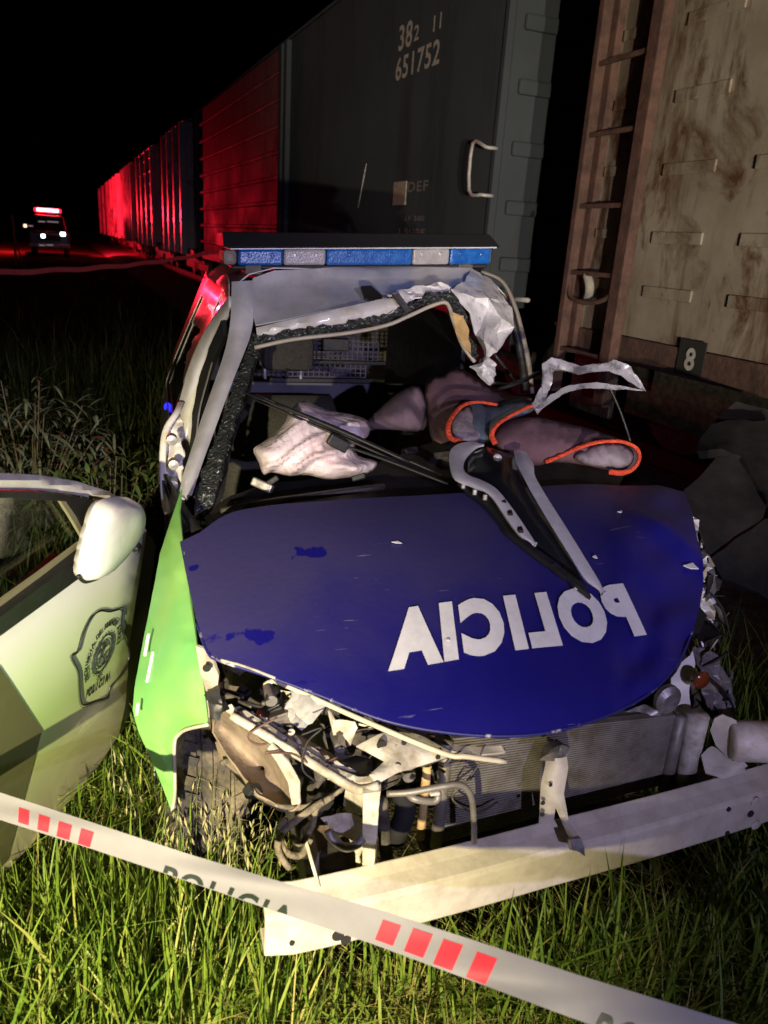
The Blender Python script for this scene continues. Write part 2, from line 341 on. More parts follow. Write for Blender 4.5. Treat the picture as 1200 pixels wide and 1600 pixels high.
def harmonic(V2, Fc, ed, C, ctrl):
    n = len(V2); x = np.array([idw(C, v.x, v.y) for v in V2]); P = np.array([(v.x, v.y) for v in V2])
    fixed = np.array([e < .01 for e in ed])
    for i in np.where(fixed)[0]:
        d = ((C[:, :2] - P[i]) ** 2).sum(1); x[i] = C[d.argmin(), 2]
    for c in ctrl:
        i = ((P - np.array(c[:2])) ** 2).sum(1).argmin(); x[i] = c[2]; fixed[i] = True
    E = np.array(sorted({tuple(sorted((f[a], f[(a + 1) % 3]))) for f in Fc if len(f) == 3 for a in range(3)}))
    if len(E) == 0: return x
    cnt = np.bincount(E.ravel(), minlength=n).clip(1)
    for _ in range(160):
        s = np.bincount(E[:, 0], x[E[:, 1]], n) + np.bincount(E[:, 1], x[E[:, 0]], n); x = np.where(fixed, x, s / cnt)
    return x
def patch(name, outline, m, parent, step=14, thick=.003, bulge=0, ctrl=(), crumple=0, cscale=20, smooth=True, curve=0, fn=None, rough_edge=0, bevel=0, world=False, origin=None, offset=-1, seed=0):
    """sheet-metal piece: pixel outline, each corner with its own distance b behind the bumper, curved and dented between"""
    if curve: outline = [tuple(v) for v in crs([Vector(p if len(p) == 3 else (*p, 0)) for p in outline], curve, True)]
    o2 = dens(outline, step)
    if rough_edge: o2 = [(p[0] + random.uniform(-1, 1) * rough_edge, p[1] + random.uniform(-1, 1) * rough_edge, *p[2:]) for p in o2]
    V2, Fc, ed = fill2d(o2, step)
    C = np.array([p[:3] for p in list(o2) + list(ctrl)]) if fn is None else None
    mx = max(ed) or 1
    V = []
    HB = harmonic(V2, Fc, ed, C, ctrl) if fn is None else None
    for iv, (v, e) in enumerate(zip(V2, ed)):
        if fn: p = fn(v.x, v.y, e / mx)
        else:
            b = HB[iv] - bulge * (1 - (1 - e / mx) ** 2)
            p = K(v.x, v.y, b=b)
        if crumple:
            q = Vector(p) * cscale + Vector((seed * 7.3, 0, 0))
            d = (abs(noise.noise(q)) * 1.4 - .35 + .5 * abs(noise.noise(q * 2.3))) * crumple
            p = p + Vector((noise.noise(q * .7) * crumple * .4, d, noise.noise(q + Vector((9, 9, 9))) * crumple * .4))
        V.append(c2w(p) if world else p)
    return mesh_obj(name, V, Fc, m, parent, smooth=smooth, thick=thick, bevel=bevel, origin=origin, offset=offset)
def puff(name, outline, m, parent, depth=.05, step=8, wr=.012, wscale=14, curve=4, ctrl=(), world=False, origin=None, seed=0):
    """soft crumpled thing with a front and a back"""
    if curve: outline = [tuple(v) for v in crs([Vector(p) for p in outline], curve, True)]
    o2 = dens(outline, step); V2, Fc, ed = fill2d(o2, step); C = np.array([p[:3] for p in list(o2) + list(ctrl)]); mx = max(ed) or 1
    V = []; nb = len(V2); HB = harmonic(V2, Fc, ed, C, ctrl)
    for side in (-1, 1):
        for iv, (v, e) in enumerate(zip(V2, ed)):
            b = HB[iv]; h = depth * math.sqrt(max(0, e / mx)) if e > .01 else 0
            p = K(v.x, v.y, b=b)
            th = seed * 1.3 + .5 + .5 * noise.noise(Vector((p.x * 3, p.z * 3, seed)))
            uu = (p.x * math.cos(th) + p.z * math.sin(th)) * wscale; vv_ = (-p.x * math.sin(th) + p.z * math.cos(th)) * wscale
            wq = noise.noise(Vector((uu * .35, vv_ * .35, seed + 2.5))) * 1.6
            fold = 0
            for fq, fa in ((1.0, .9), (2.3, .5), (4.6, .2)):
                nv = 1 - abs(noise.noise(Vector((uu * fq + wq, vv_ * fq * .28 - wq * .4, seed * 3.1 + fq)))) * 2.4; fold += fa * nv * abs(nv)
            fade = min(1, e / (mx * .25))
            b += side * h - (wr * fold * fade if side < 0 else 0)
            p = K(v.x, v.y, b=b) if side < 0 else p + Vector((0, side * h, 0))
            V.append(c2w(p) if world else p)
    F2 = list(Fc) + [tuple(i + nb for i in reversed(f)) for f in Fc]
    o = mesh_obj(name, V, F2, m, parent, smooth=True, origin=origin)
    bm = bmesh.new(); bm.from_mesh(o.data); bmesh.ops.remove_doubles(bm, verts=bm.verts, dist=.0006); bm.to_mesh(o.data); bm.free()
    return o

def strip(name, left, right, m, parent, n=24, k=5, bow=.0, thick=.006, fn=None, world=False):
    """long folded piece between two edge lines, each point (px, py, b)"""
    def res(pts):
        P = crs([Vector(p) for p in pts], 8); L = [0]
        for a, b in zip(P, P[1:]): L.append(L[-1] + (b.xy - a.xy).length)
        return [P[min(range(len(P)), key=lambda i: abs(L[i] - t * L[-1]))] if False else _at(P, L, t * L[-1]) for t in [i / n for i in range(n + 1)]]
    def _at(P, L, d):
        for i in range(len(L) - 1):
            if d <= L[i + 1] + 1e-9: f = (d - L[i]) / max(1e-9, L[i + 1] - L[i]); return P[i].lerp(P[i + 1], f)
        return P[-1]
    A, B = res(left), res(right); V = []; Fc = []
    for a, b in zip(A, B):
        for j in range(k + 1):
            t = j / k; q = a.lerp(b, t); bb = q.z - bow * (1 - (2 * t - 1) ** 2)
            p = fn(q.x, q.y, bb) if fn else K(q.x, q.y, b=bb); V.append(c2w(p) if world else p)
    for i in range(n):
        for j in range(k): Fc.append((i * (k + 1) + j, i * (k + 1) + j + 1, (i + 1) * (k + 1) + j + 1, (i + 1) * (k + 1) + j))
    return mesh_obj(name, V, Fc, m, parent, smooth=True, thick=thick)
def text2d(s, size=1, bold=0, xs=1.0, spacing=1.0):
    c = bpy.data.curves.new('t', 'FONT'); c.body = s; c.size = size; c.offset = bold; c.space_character = spacing; c.resolution_u = 4
    o = bpy.data.objects.new('t', c); COL.objects.link(o)
    dg = bpy.context.evaluated_depsgraph_get(); me = o.evaluated_get(dg).to_mesh()
    V = [(v.co.x * xs, v.co.y) for v in me.vertices]; Fc = [tuple(p.vertices) for p in me.polygons]
    o.evaluated_get(dg).to_mesh_clear(); bpy.data.objects.remove(o); bpy.data.curves.remove(c)
    return V, Fc
def norm2d(V):
    x0 = min(v[0] for v in V); x1 = max(v[0] for v in V); y0 = min(v[1] for v in V); y1 = max(v[1] for v in V)
    return [((v[0] - x0) / (x1 - x0), (v[1] - y0) / (y1 - y0)) for v in V], (x1 - x0) / (y1 - y0)
def refine2d(V, Fc, maxlen):
    bm = bmesh.new(); vs_ = [bm.verts.new((v[0], v[1], 0)) for v in V]
    for f in Fc:
        try: bm.faces.new([vs_[i] for i in f])
        except ValueError: pass
    bmesh.ops.triangulate(bm, faces=bm.faces)
    for _ in range(5):
        es = [e for e in bm.edges if e.calc_length() > maxlen]
        if not es: break
        bmesh.ops.subdivide_edges(bm, edges=es, cuts=1); bmesh.ops.triangulate(bm, faces=bm.faces)
    bm.verts.index_update()
    out = [(v.co.x, v.co.y) for v in bm.verts], [tuple(v.index for v in f.verts) for f in bm.faces]; bm.free(); return out

# ================================================================== GROUND
def ground_mat():
    m = bpy.data.materials.new('soil_and_thatch'); m.use_nodes = True; n = m.node_tree.nodes; L = m.node_tree.links; b = n['Principled BSDF']; b.inputs['Roughness'].default_value = .95; b.inputs['Specular IOR Level'].default_value = 0
    tc = n.new('ShaderNodeTexCoord'); nz = n.new('ShaderNodeTexNoise'); nz.inputs['Scale'].default_value = 5; nz.inputs['Detail'].default_value = 10; L.new(tc.outputs['Object'], nz.inputs[0])
    rp = n.new('ShaderNodeValToRGB'); e = rp.color_ramp.elements; e[0].position = .35; e[0].color = (.022, .018, .010, 1); e[1].position = .68; e[1].color = (.055, .055, .020, 1); L.new(nz.outputs[0], rp.inputs[0]); L.new(rp.outputs[0], b.inputs[0])
    n2 = n.new('ShaderNodeTexNoise'); n2.inputs['Scale'].default_value = 60; n2.inputs['Detail'].default_value = 6; L.new(tc.outputs['Object'], n2.inputs[0])
    bp = n.new('ShaderNodeBump'); bp.inputs['Strength'].default_value = .8; bp.inputs['Distance'].default_value = .03; L.new(n2.outputs[0], bp.inputs['Height']); L.new(bp.outputs[0], b.inputs['Normal']); return m
GM = ground_mat()
def gz(x, y):
    return .05 * noise.noise(Vector((x * .6, y * .6, 0))) + .02 * noise.noise(Vector((x * 2.1, y * 2.1, 3)))
gv = []; gf = []
ax = [-400, -150, -60, -25] + [-12 + i * .5 for i in range(49)] + [25, 60, 150, 400]
for y in ax:
    for x in ax: gv.append((x, y + 4, gz(x, y + 4) if abs(x) < 20 and abs(y) < 20 else 0))
w = len(ax)
for j in range(w - 1):
    for i in range(w - 1): gf.append((j * w + i, j * w + i + 1, (j + 1) * w + i + 1, (j + 1) * w + i))
tag(mesh_obj('ground', gv, gf, GM, smooth=True), 'dark soil under the grass', kind='structure')

# ballast under the train: a low gravel bank with real stones along its near shoulder
BAL = mat('ballast_stone', (.14, .125, .11), .9, spec=0, col2=(.07, .06, .055), vscale=14, bump=.8, bscale=30)
bv = []; bf = []
prof = [(-1.0, .0), (-.45, .17), (.2, .22), (2.6, .22), (3.4, .0)]
ss = [-8 + i * 1.0 for i in range(100)]
for s in ss:
    for q, z in prof: bv.append(t2w(s, q + .06 * noise.noise(Vector((s, q, 0))), z - .04 + .03 * noise.noise(Vector((s * 1.7, q, 4)))))
for i in range(len(ss) - 1):
    for j in range(4): bf.append((i * 5 + j, i * 5 + j + 1, (i + 1) * 5 + j + 1, (i + 1) * 5 + j))
tag(mesh_obj('railway_ballast', bv, bf, BAL, smooth=True), 'gravel bank under the freight wagons', kind='structure')
RAILM = mat('rail_steel', (.10, .06, .045), .5, .6, var=.4)
for q in (.75, 2.2):
    prt = [box_vf(q - .035, q + .035, -8, 90, .30, .33), box_vf(q - .012, q + .012, -8, 90, .20, .3), box_vf(q - .07, q + .07, -8, 90, .17, .2)]
    V, Fc = join_vf(prt); V = [t2w(v.y, v.x, v.z) for v in V]
    tag(mesh_obj('railway_rail', V, Fc, RAILM), 'steel rail under the wagons', kind='structure')

# ================================================================== FREIGHT WAGONS
def tq(name, s0, s1, q0, q1, z0, z1, m, parent, bevel=.004, **kw):
    V, Fc = box_vf(s0, s1, q0, q1, z0, z1)
    # wagon Empty sits at (s_origin); part coordinates are (s - so, q, z) mapped by the Empty's rotation
    return mesh_obj(name, V, Fc, m, parent, bevel=bevel, **kw)
TROT = math.atan2(TT.y, TT.x)
def wagon(name, s0, s1, wall, label, group='boxcars of the freight train', ztop=4.22, zbot=1.0, depth=2.75, ribz=(), rib_s=None, end_ribs=True, posts=(), wall2=None, split=0):
    e = empty(name, t2w(s0, 0, 0)); e.rotation_euler = (0, 0, TROT)
    # local x = along the train, local y = away from the camera side is -TN ... flip so that +q is inward
    L = s1 - s0
    def part(n_, a0, a1, q0, q1, z0, z1, m, bevel=.006):
        V, Fc = box_vf(a0, a1, -q1, -q0, z0, z1); return mesh_obj(n_, V, Fc, m, e, bevel=bevel)
    e_part[e.name] = part
    if wall2: part('side_wall', 0, split, 0, .05, zbot + .16, ztop, wall); part('side_wall', split + .001, L, .004, .05, zbot + .16, ztop, wall2)
    else: part('side_wall', 0, L, 0, .05, zbot + .16, ztop, wall)
    part('side_wall', 0, L, depth - .05, depth, zbot + .16, ztop, wall)
    part('end_wall', 0.0, .05, .052, depth - .052, zbot + .16, ztop, wall)
    part('end_wall', L - .05, L, .052, depth - .052, zbot + .16, ztop, wall)
    V = []; Fc = []
    for a in (-.04, L + .04):
        for k in range(9):
            t = k / 8; V.append((a, -(-.05 + (depth + .1) * t), ztop + .003 + .32 * math.sin(math.pi * t)))
    for k in range(8): Fc.append((k, k + 1, 9 + k + 1, 9 + k))
    mesh_obj('roof', V, Fc, wall, e, thick=.03)
    part('sill', .0, L, -.02, .10, zbot, zbot + .157, RUSTBR if wall is RUSTY else DARKM)
    part('underframe', .3, L - .3, .5, depth - .5, zbot - .25, zbot + .155, DARKM)
    for b0 in (1.2, L - 1.2):
        for q in (.72, 2.03):
            for k in (-.8, .8):
                Vt, Ft = lathe([(0, .0), (.40, .0), (.43, .02), (.40, .11), (.1, .12), (0, .12)], 20)
                mesh_obj('wheel', [Vector((b0 + k + v.x, -q - v.z, .74 + v.y)) for v in Vt], Ft, DARKM, e)
        part('bogie_frame', b0 - 1.2, b0 + 1.2, .55, .68, .55, .9, DARKM)
    part('coupler', -.55, 0, depth / 2 - .12, depth / 2 + .12, zbot - .1, zbot + .1, DARKM)
    part('coupler', L, L + .55, depth / 2 - .12, depth / 2 + .12, zbot - .1, zbot + .1, DARKM)
    if end_ribs:
        z = zbot + .45
        while z < ztop - .15:
            part('end_rib', -.045, .0, .12, depth - .12, z, z + .11, wall, .02); z += .43
    for z in ribz:
        for a0, a1 in (rib_s or [(0, L)]): part('side_rib', a0, a1, -.035, .0, z, z + .07, wall2 or wall, .015)
    for a in posts: part('post', a - .07, a + .07, -.15 if wall is REDW else -.07, .002, zbot + .0, ztop - .02, wall, .008)
    tag(e, label, 'freight wagon', group)
    return e
e_part = {}
def lathe(prof, seg=24):
    V = []; Fc = []
    for j in range(seg):
        a = 2 * math.pi * j / seg
        for r, h in prof: V.append(Vector((r * math.cos(a), r * math.sin(a), h)))
    n = len(prof)
    for j in range(seg):
        for i in range(n - 1):
            Fc.append((j * n + i, j * n + i + 1, ((j + 1) % seg) * n + i + 1, ((j + 1) % seg) * n + i))
    return V, Fc

# grey wagon with the stencilled number
gw = wagon('boxcar', 5.78, 20.2, GREYW, 'dark grey boxcar with stencilled number 651752 behind the wrecked police car', ribz=[1.35 + .36 * i for i in range(8)], rib_s=[(6.26, 14.4)], posts=(6.22, 6.5, 14.3), wall2=BROWNW, split=6.22)
P = e_part[gw.name]
def wl(w0): return lambda x, y, q=0: (lambda t: Vector((t.x - w0, -t.y, t.z)))(Tr(x, y, q))
L0 = wl(5.78)
def stencil(txt, px_quad, w0, parent, m, bold=.0, gapq=-.006, spacing=1.1, name='number'):
    V, Fc = text2d(txt, 1, bold, 1, spacing); N, _ = norm2d(V)
    q = [Tr(*p) for p in px_quad]   # TL, TR, BR, BL
    z1 = (q[0].z + q[1].z) / 2; z0 = (q[2].z + q[3].z) / 2; sL = (q[0].x + q[3].x) / 2; sR = (q[1].x + q[2].x) / 2
    VV = [Vector((sL + (sR - sL) * u - w0, -gapq, z0 + (z1 - z0) * v)) for u, v in N]
    return mesh_obj(name, VV, Fc, m, parent)
stencil('38', [(625, 38), (646, 33), (644, 74), (624, 78)], 5.78, gw, WHITEN, .018)
stencil('2', [(648, 40), (656, 38), (655, 62), (648, 64)], 5.78, gw, WHITEN, .014)
stencil('11', [(679, 24), (691, 20), (690, 45), (678, 49)], 5.78, gw, WHITEN, .014)
stencil('651752', [(620, 88), (689, 63), (687, 101), (619, 127)], 5.78, gw, WHITEN, .018)
# small data plate and lettering low on the side
a = L0(617, 285); b_ = L0(634, 320); c_ = L0(673, 290)
mesh_obj('data_plate', *box_vf(b_.x, a.x, .0, .012, b_.z, a.z), mat('plate_paint', (.36, .33, .27), .8, var=.3, vscale=20), gw)
for (x0, y0, x1, y1, s) in ((638, 284, 670, 300, 'DEF'), (634, 338, 664, 346, '16 380'), (624, 358, 664, 369, '1 SUBF')):
    stencil(s, [(x0, y0), (x1, y0 - 2), (x1, y1 - 2), (x0, y1)], 5.78, gw, mat('faded_stencil', (.20, .195, .18), .9, var=.5, vscale=40), .02, name='lettering')
pts = [L0(777, 232), L0(758, 226), L0(752, 300), L0(770, 306)]
hp = [pts[0] + Vector((0, .0, 0)), pts[0] + Vector((0, .10, 0)), pts[1] + Vector((0, .11, 0)), pts[2] + Vector((0, .11, 0)), pts[3] + Vector((0, .10, 0)), pts[3]]
tube('grab_handle', hp, .014, mat('worn_white_steel', (.62, .6, .58), .5, .2, var=.3, vscale=30), gw, n=3)
mesh_obj('seam_strip', *box_vf(-.003, .05, .0, .012, 1.2, 4.2), GREYW, gw, bevel=.003)
lv = [L0(803, 467), L0(838, 469)]
tube('uncoupling_lever', [lv[0] + Vector((.05, .06, 0)), lv[1] + Vector((-.05, .10, 0))], .016, mat('worn_white_steel', (.6, .6, .6)), gw, n=2)
tube('scratch_rod', [L0(574, 256) + Vector((0, .012, 0)), L0(561, 325) + Vector((0, .012, 0))], .006, WHITEN, gw, n=2)

# rusty tan wagon at the right, with the corner ladder
rw = wagon('boxcar', -8.5, 4.48, RUSTY, 'rust-stained tan boxcar with a corner ladder at the right edge', ztop=4.25, zbot=1.0, depth=2.75)
P = e_part[rw.name]; R0 = 4.48 + 8.5
for i, z in enumerate((1.40, 1.70, 2.06, 2.43, 2.80, 3.17, 3.54, 3.9)):
    P('side_rib', R0 - 1.06, R0 - .66, -.014, .0, z, z + .065, RUSTY, .02)
    P('side_rib', R0 - 3.0, R0 - 1.32, -.014, .0, z, z + .065, RUSTY, .02)
    P('side_rib', R0 - .48, R0 - .12, -.014, .0, z + .02, z + .08, RUSTY, .02)
P('corner_post', R0 - .10, R0 + .035, -.05, .06, 1.0, 4.2, RUSTBR, .01)


for a0, a1 in ((.0, .055), (.50, .60)): P('ladder_stile', R0 - a1, R0 - a0, -.13, -.06, .72, 4.1, RUSTBR, .008)
for z in (1.0, 1.49, 1.89, 2.30, 2.69, 3.08, 3.47): P('ladder_rung', R0 - .54, R0 - .03, -.115, -.09, z, z + .028, RUSTBR, .006)
st = [Vector((R0 - .04, .10, 1.5)), Vector((R0 - .08, .11, 1.36)), Vector((R0 - .28, .12, 1.33)), Vector((R0 - .48, .11, 1.38)), Vector((R0 - .54, .10, 1.52))]
tube('stirrup_step', st, .016, RUSTBR, rw)
tube('brake_hose', [Vector((R0 - .2, .06, 1.32)), Vector((R0 - .25, .09, 1.42)), Vector((R0 - .2, .09, 1.5))], .03, mat('grey_canvas', (.35, .34, .3), .9, var=.4), rw)
P('mudguard', R0 - .5, R0 - .06, .01, .05, .62, 1.0, DARKM)
P('number_patch', R0 - 1.26, R0 - 1.06, -.028, -.021, 1.02, 1.21, mat('black_patch', (.02, .018, .016), .9), .002)
stencil('8', [(1078, 543), (1094, 543), (1093, 579), (1077, 580)], -8.5, rw, WHITEN, .03, gapq=-.034)

# wagons further down the line
far = [(22.3, 26.3, 'boxcar lit red, first one beyond the grey boxcar', [.05, 1.4, 2.7, 3.95]), (29.5, 35.0, 'boxcar washed in red light with a bright band, second beyond the grey boxcar', [.1, 1.9, 3.7, 5.4]),
       (37.9, 43.6, 'boxcar glowing brightest red beside the emergency truck, third beyond the grey boxcar', [.1, 1.2, 2.3, 3.4, 4.5, 5.6]), (46.8, 56.0, 'far boxcar dimly lit red behind the emergency truck', [.1, 3.1, 6.1, 9.1]),
       (57.3, 68.0, 'farthest boxcar at the dark end of the train', [.1, 5, 10])]
for s0, s1, lab, ps in far:
    wagon('boxcar', s0, s1, REDW, lab, ribz=[1.4 + .42 * i for i in range(7)], posts=ps, ztop=4.25)

# ================================================================== EMERGENCY TRUCK far left
tr = empty('emergency_truck', TT * 42 + TN * (-.4)); tr.rotation_euler = (0, 0, math.atan2(-TT.y, -TT.x))   # local x = toward the camera
NAVY = mat('dark_navy_paint', (.015, .016, .03), .3, coat=.5)
def tb(n_, x0, x1, y0, y1, z0, z1, m, par=None, bevel=.03): 
    V, Fc = box_vf(x0, x1, y0, y1, z0, z1); return mesh_obj(n_, V, Fc, m, par or tr, bevel=bevel)
body = tb('body', -4.6, .0, -.9, .9, .55, 1.15, NAVY, bevel=.08)
V, Fc = box_vf(-3.2, -1.2, -.8, .8, 1.152, 1.9)
V = [v if v.z < 1.5 else Vector((v.x - (.5 if v.x > -2 else -.2), v.y * .85, v.z)) for v in V]
cab = mesh_obj('cab', V, Fc, NAVY, tr, bevel=.05)
mesh_obj('windscreen', [(-1.2, -.7, 1.2), (-1.2, .7, 1.2), (-1.66, .6, 1.85), (-1.66, -.6, 1.85)], [(0, 1, 2, 3)], GLASSD, tr, thick=.02)
tb('grille', .002, .04, -.5, .5, .75, 1.0, BLACKP); tb('bumper', .0, .12, -.9, .9, .42, .62, STEEL, bevel=.04)
HL = mat('lit_headlamp', (.9, .95, 1), .3, emit=(.85, .93, 1), estr=9)
tb('headlamp', .0, .06, .5, .72, 1.0, 1.16, HL, bevel=.06); tb('headlamp', .0, .06, -.36, -.18, .86, 1.02, HL, bevel=.06)
AM = mat('lit_marker', (1, .5, .3), .3, emit=(1, .42, .3), estr=3)
tb('side_marker', -.05, .02, -1.08, -.94, 1.28, 1.42, AM, bevel=.02)
for k, (y, z, w_) in enumerate(((.2, 1.6, .5), (-.3, 1.58, .3), (-.8, 1.35, .2), (.0, .55, .3), (-.35, .52, .25))):
    tb('reflector', .06 if z < 1 else -1.0, .13 if z < 1 else -.95, y - w_ / 2, y + w_ / 2, z - .02, z + .03, mat('glowing_tape', (.6, .6, .65), .3, emit=(.6, .6, .7), estr=.25), bevel=.005)  # light returned by the tape is put in as a weak glow
for x in (-.8, -3.7):
    for y in (-.86, .62):
        Vt, Ft = lathe([(0, 0), (.34, 0), (.38, .03), (.38, .2), (.34, .24), (0, .24)], 20)
        mesh_obj('wheel', [Vector((x + v.x, y + v.z, .38 + v.y)) for v in Vt], Ft, RUBBER, tr)
lb = tb('light_bar', -2.3, -1.95, -.62, .62, 1.93, 2.03, BLACKP, bevel=.02)
RL = mat('lit_red_beacon', (1, .05, .06), .3, emit=(1, .045, .06), estr=55)
RL2 = mat('red_beacon_lens', (.6, .01, .02), .3, emit=(1, .01, .03), estr=3.0)
tb('lit_lamp', -2.0, -1.93, -.5, .5, 2.06, 2.2, RL, lb, .02)
tb('red_lens', -2.32, -2.001, -.62, .62, 2.032, 2.22, RL2, lb, .04)
tag(tr, 'dark emergency truck with glowing red light bar and white headlamps, far left', 'truck')
def red_lamp(n_, x, y, z, pw):
    d = bpy.data.lights.new(n_, 'POINT'); d.energy = pw; d.color = (1, .012, .035); d.shadow_soft_size = .12
    o = bpy.data.objects.new(n_, d); COL.objects.link(o); o.parent = tr; o.location = (x, y, z)
red_lamp('red_beacon_lamp', -2.9, -.5, 2.28, 4600); red_lamp('red_beacon_lamp', -2.9, -.2, 2.28, 4600)

# marker post beside the truck, and dry grass clumps lit by it
mp_ = empty('marker_post', Dp(22, 372, 27)); mp_.location.z = 0
mesh_obj('post', *tube_vf([(0, 0, 0), (0, 0, 1.75)], [.05, .04], 8, 1), mat('weathered_wood', (.45, .28, .12), .9, var=.4, emit=(1, .4, .05), estr=0), mp_, smooth=True)
mesh_obj('brace', *tube_vf([(.25, 0, 0), (0.02, 0, 1.0)], .03, 6, 1), MATS['weathered_wood'], mp_, smooth=True)
tag(mp_, 'thin wooden post standing left of the emergency truck', 'post')

# ================================================================== THE WRECKED POLICE CAR
car = empty('police_car', CO, YAW)
tag(car, 'wrecked police car with a blue bonnet and mirrored POLICIA lettering, front torn open', 'car')

# ---- bonnet
hood_px = [(281, 848), (312, 834), (352, 808), (400, 797), (500, 786), (620, 775), (760, 767), (900, 757), (1000, 760), (1070, 768), (1079, 800), (1084, 842), (1097, 893), (1100, 918), (1086, 975), (1061, 1030), (1020, 1075), (960, 1110), (880, 1138), (800, 1148), (700, 1140), (600, 1120), (500, 1083), (420, 1056), (345, 1033), (325, 1020), (308, 975), (294, 915)]
def hood_pt(x, y, e=1):
    p = KH(x, y)
    d = 0
    d += .010 * noise.noise(Vector((p.x * 3.1, p.y * 3.1, 1.5)))
    # torn crease along the right side and a buckle near the right rear corner
    cx = (x - 1000) * .62 - (y - 850) * .78
    d += .022 * math.exp(-((x - 1010) / 60) ** 2 - ((y - 850) / 60) ** 2) 
    lx = (x - 900) * .5 + (y - 830) * .0
    k = (y - 815) - (x - 985) * .62          # fold line from (985,815) to (1100,890)
    if x > 960: d += (.016 * math.exp(-(k / 15) ** 2) - .009 * math.tanh(k / 14)) * min(1, (x - 960) / 60)
    if x > 940: d += .010 * noise.noise(Vector((x * .022, y * .022, 2))) * min(1, (x - 940) / 60)
    return p + Vector((0, -d * .3, d))
hp_s = hood_px[:1] + [tuple(v)[:2] for v in crs([Vector((*p, 0)) for p in hood_px[1:10]], 3)] + hood_px[10:12] + [tuple(v)[:2] for v in crs([Vector((*p, 0)) for p in hood_px[12:25]], 3)] + hood_px[25:]
hood = patch('bonnet', hp_s, HOODM, car, step=8, thick=.006, fn=lambda x, y, e: hood_pt(x, y), offset=-1)
tube('bonnet_edge', [hood_pt(x, y) + Vector((0, 0, -.004)) for x, y in hood_px[14:27]], .0035, mat('scuffed_edge', (.012, .012, .12), .4, col2=(.4, .39, .4), vscale=30, lo=.58, hi=.66), hood, n=8)
tube('bonnet_edge', [hood_pt(x, y) + Vector((0, 0, -.002)) for x, y in ((345, 1033), (385, 1044), (430, 1060))], .003, RIMW, hood, n=8)
V, Fc = text2d('POLICIA', 1, .068, 1, 1.22); 
N, asp = norm2d(V)
N, Fc = refine2d([(u * asp, v) for u, v in N], Fc, .22); N = [(u / asp, v) for u, v in N]
# mirrored lettering: reads from right to left. quad corners on the bonnet
q_bl, q_br, q_tr, q_tl = (1011, 999), (607, 1051), (606, 955), (972, 913)
VV = []
for u, v in N:
    x = (q_bl[0] * (1 - u) + q_br[0] * u) * (1 - v) + (q_tl[0] * (1 - u) + q_tr[0] * u) * v
    y = (q_bl[1] * (1 - u) + q_br[1] * u) * (1 - v) + (q_tl[1] * (1 - u) + q_tr[1] * u) * v
    VV.append((x, y))
# letters are laid out on the surface between the four corner points (perspective-true)
cs = [hood_pt(*q) for q in (q_bl, q_br, q_tr, q_tl)]
LV = []
for u, v in N:
    p = (cs[0] * (1 - u) + cs[1] * u) * (1 - v) + (cs[3] * (1 - u) + cs[2] * u) * v
    LV.append(Vector((p.x, p.y, HZ(p.x, p.y) + .006 + .010 * noise.noise(Vector((p.x * 3.1, p.y * 3.1, 1.5))))))
mesh_obj('lettering', LV, Fc, LETTER, hood)
for (x, y, w_, h_) in ((700, 1000, 3, 2), (620, 847, 8, 2), (1010, 830, 22, 4), (1045, 853, 16, 5), (975, 800, 10, 3), (820, 800, 10, 3), (1080, 885, 12, 6), (900, 920, 3, 3), (930, 870, 4, 3)):
    pts = [(x - w_, y - h_ * .3), (x + w_ * .2, y - h_), (x + w_, y + h_ * .6), (x - w_ * .1, y + h_ * .5)]
    vs_ = [KH(px, py, .014 if x > 960 else .009) for px, py in pts]
    mesh_obj('paint_chip', vs_, [(0, 1, 2, 3)], LETTER, hood, thick=.002)

# ---- green front wing
fend = [(283, 765, .76), (268, 810, .70), (250, 865, .64), (236, 940, .56), (222, 1010, .49), (210, 1075, .44), (207, 1110, .42), (216, 1142, .40), (240, 1196, .40), (262, 1250, .40), (269, 1272, .40), (273, 1235, .385), (272, 1165, .37), (280, 1146, .35), (295, 1138, .30), (325, 1132, .245), (320, 1085, .24), (311, 1032, .25), (299, 950, .36), (288, 865, .50), (280, 800, .68)]
patch('front_wing', fend, GREEN, car, step=12, thick=.004, bulge=.045, rough_edge=.3)
tube('wing_lip', [K(x, y, b=b - .004) for x, y, b in [(269, 1268, .395), (273.5, 1235, .382), (272.5, 1165, .367), (280, 1147, .347), (295, 1138.5, .297), (325, 1132, .243)]], .004, DIRTYW, car)
for pts in ([(232, 990), (226, 1025)], [(239, 1018), (231, 1058), (229, 1066)], [(216, 1098), (213, 1118)]):
    tube('scrape', [K(x, y, b=.455 - (y - 990) * .0006 - .022) for x, y in pts], .0032, LETTER, car, flat=.4)

# ---- flank, pillars, roof
LP = [(.22, -.70), (.4, -.75), (.7, -.765), (.9, -.74), (1.0, -.705), (1.2, -.62), (1.4, -.53), (1.47, -.46)]
def fl(z): return float(np.interp(z, [p[0] for p in LP], [p[1] for p in LP]))
def flank(name, bs, zs, m, side=-1, off=0, thick=.004, par=None, taper=True):
    V = []; Fc = []; nb = len(bs)
    for z in zs:
        for b in bs:
            l = fl(z) + off; 
            if taper and b > 2.6: l *= 1 - .10 * (b - 2.6) ** 1.5
            V.append(Vector((l * -side if False else (l if side < 0 else -l - .10), b, z)))
    for j in range(len(zs) - 1):
        for i in range(nb - 1): Fc.append((j * nb + i, j * nb + i + 1, (j + 1) * nb + i + 1, (j + 1) * nb + i))
    return mesh_obj(name, V, Fc, m, par or car, smooth=True, thick=thick, offset=0)
fr = lambda a, b, n: [a + (b - a) * i / (n - 1) for i in range(n)]
SIDEP = mat('side_paint', (.27, .25, .22), .25, col2=(.19, .17, .14), vscale=5, coat=.7)
rd = flank('rear_door', fr(1.86, 2.62, 8), fr(.36, .93, 8), SIDEP)
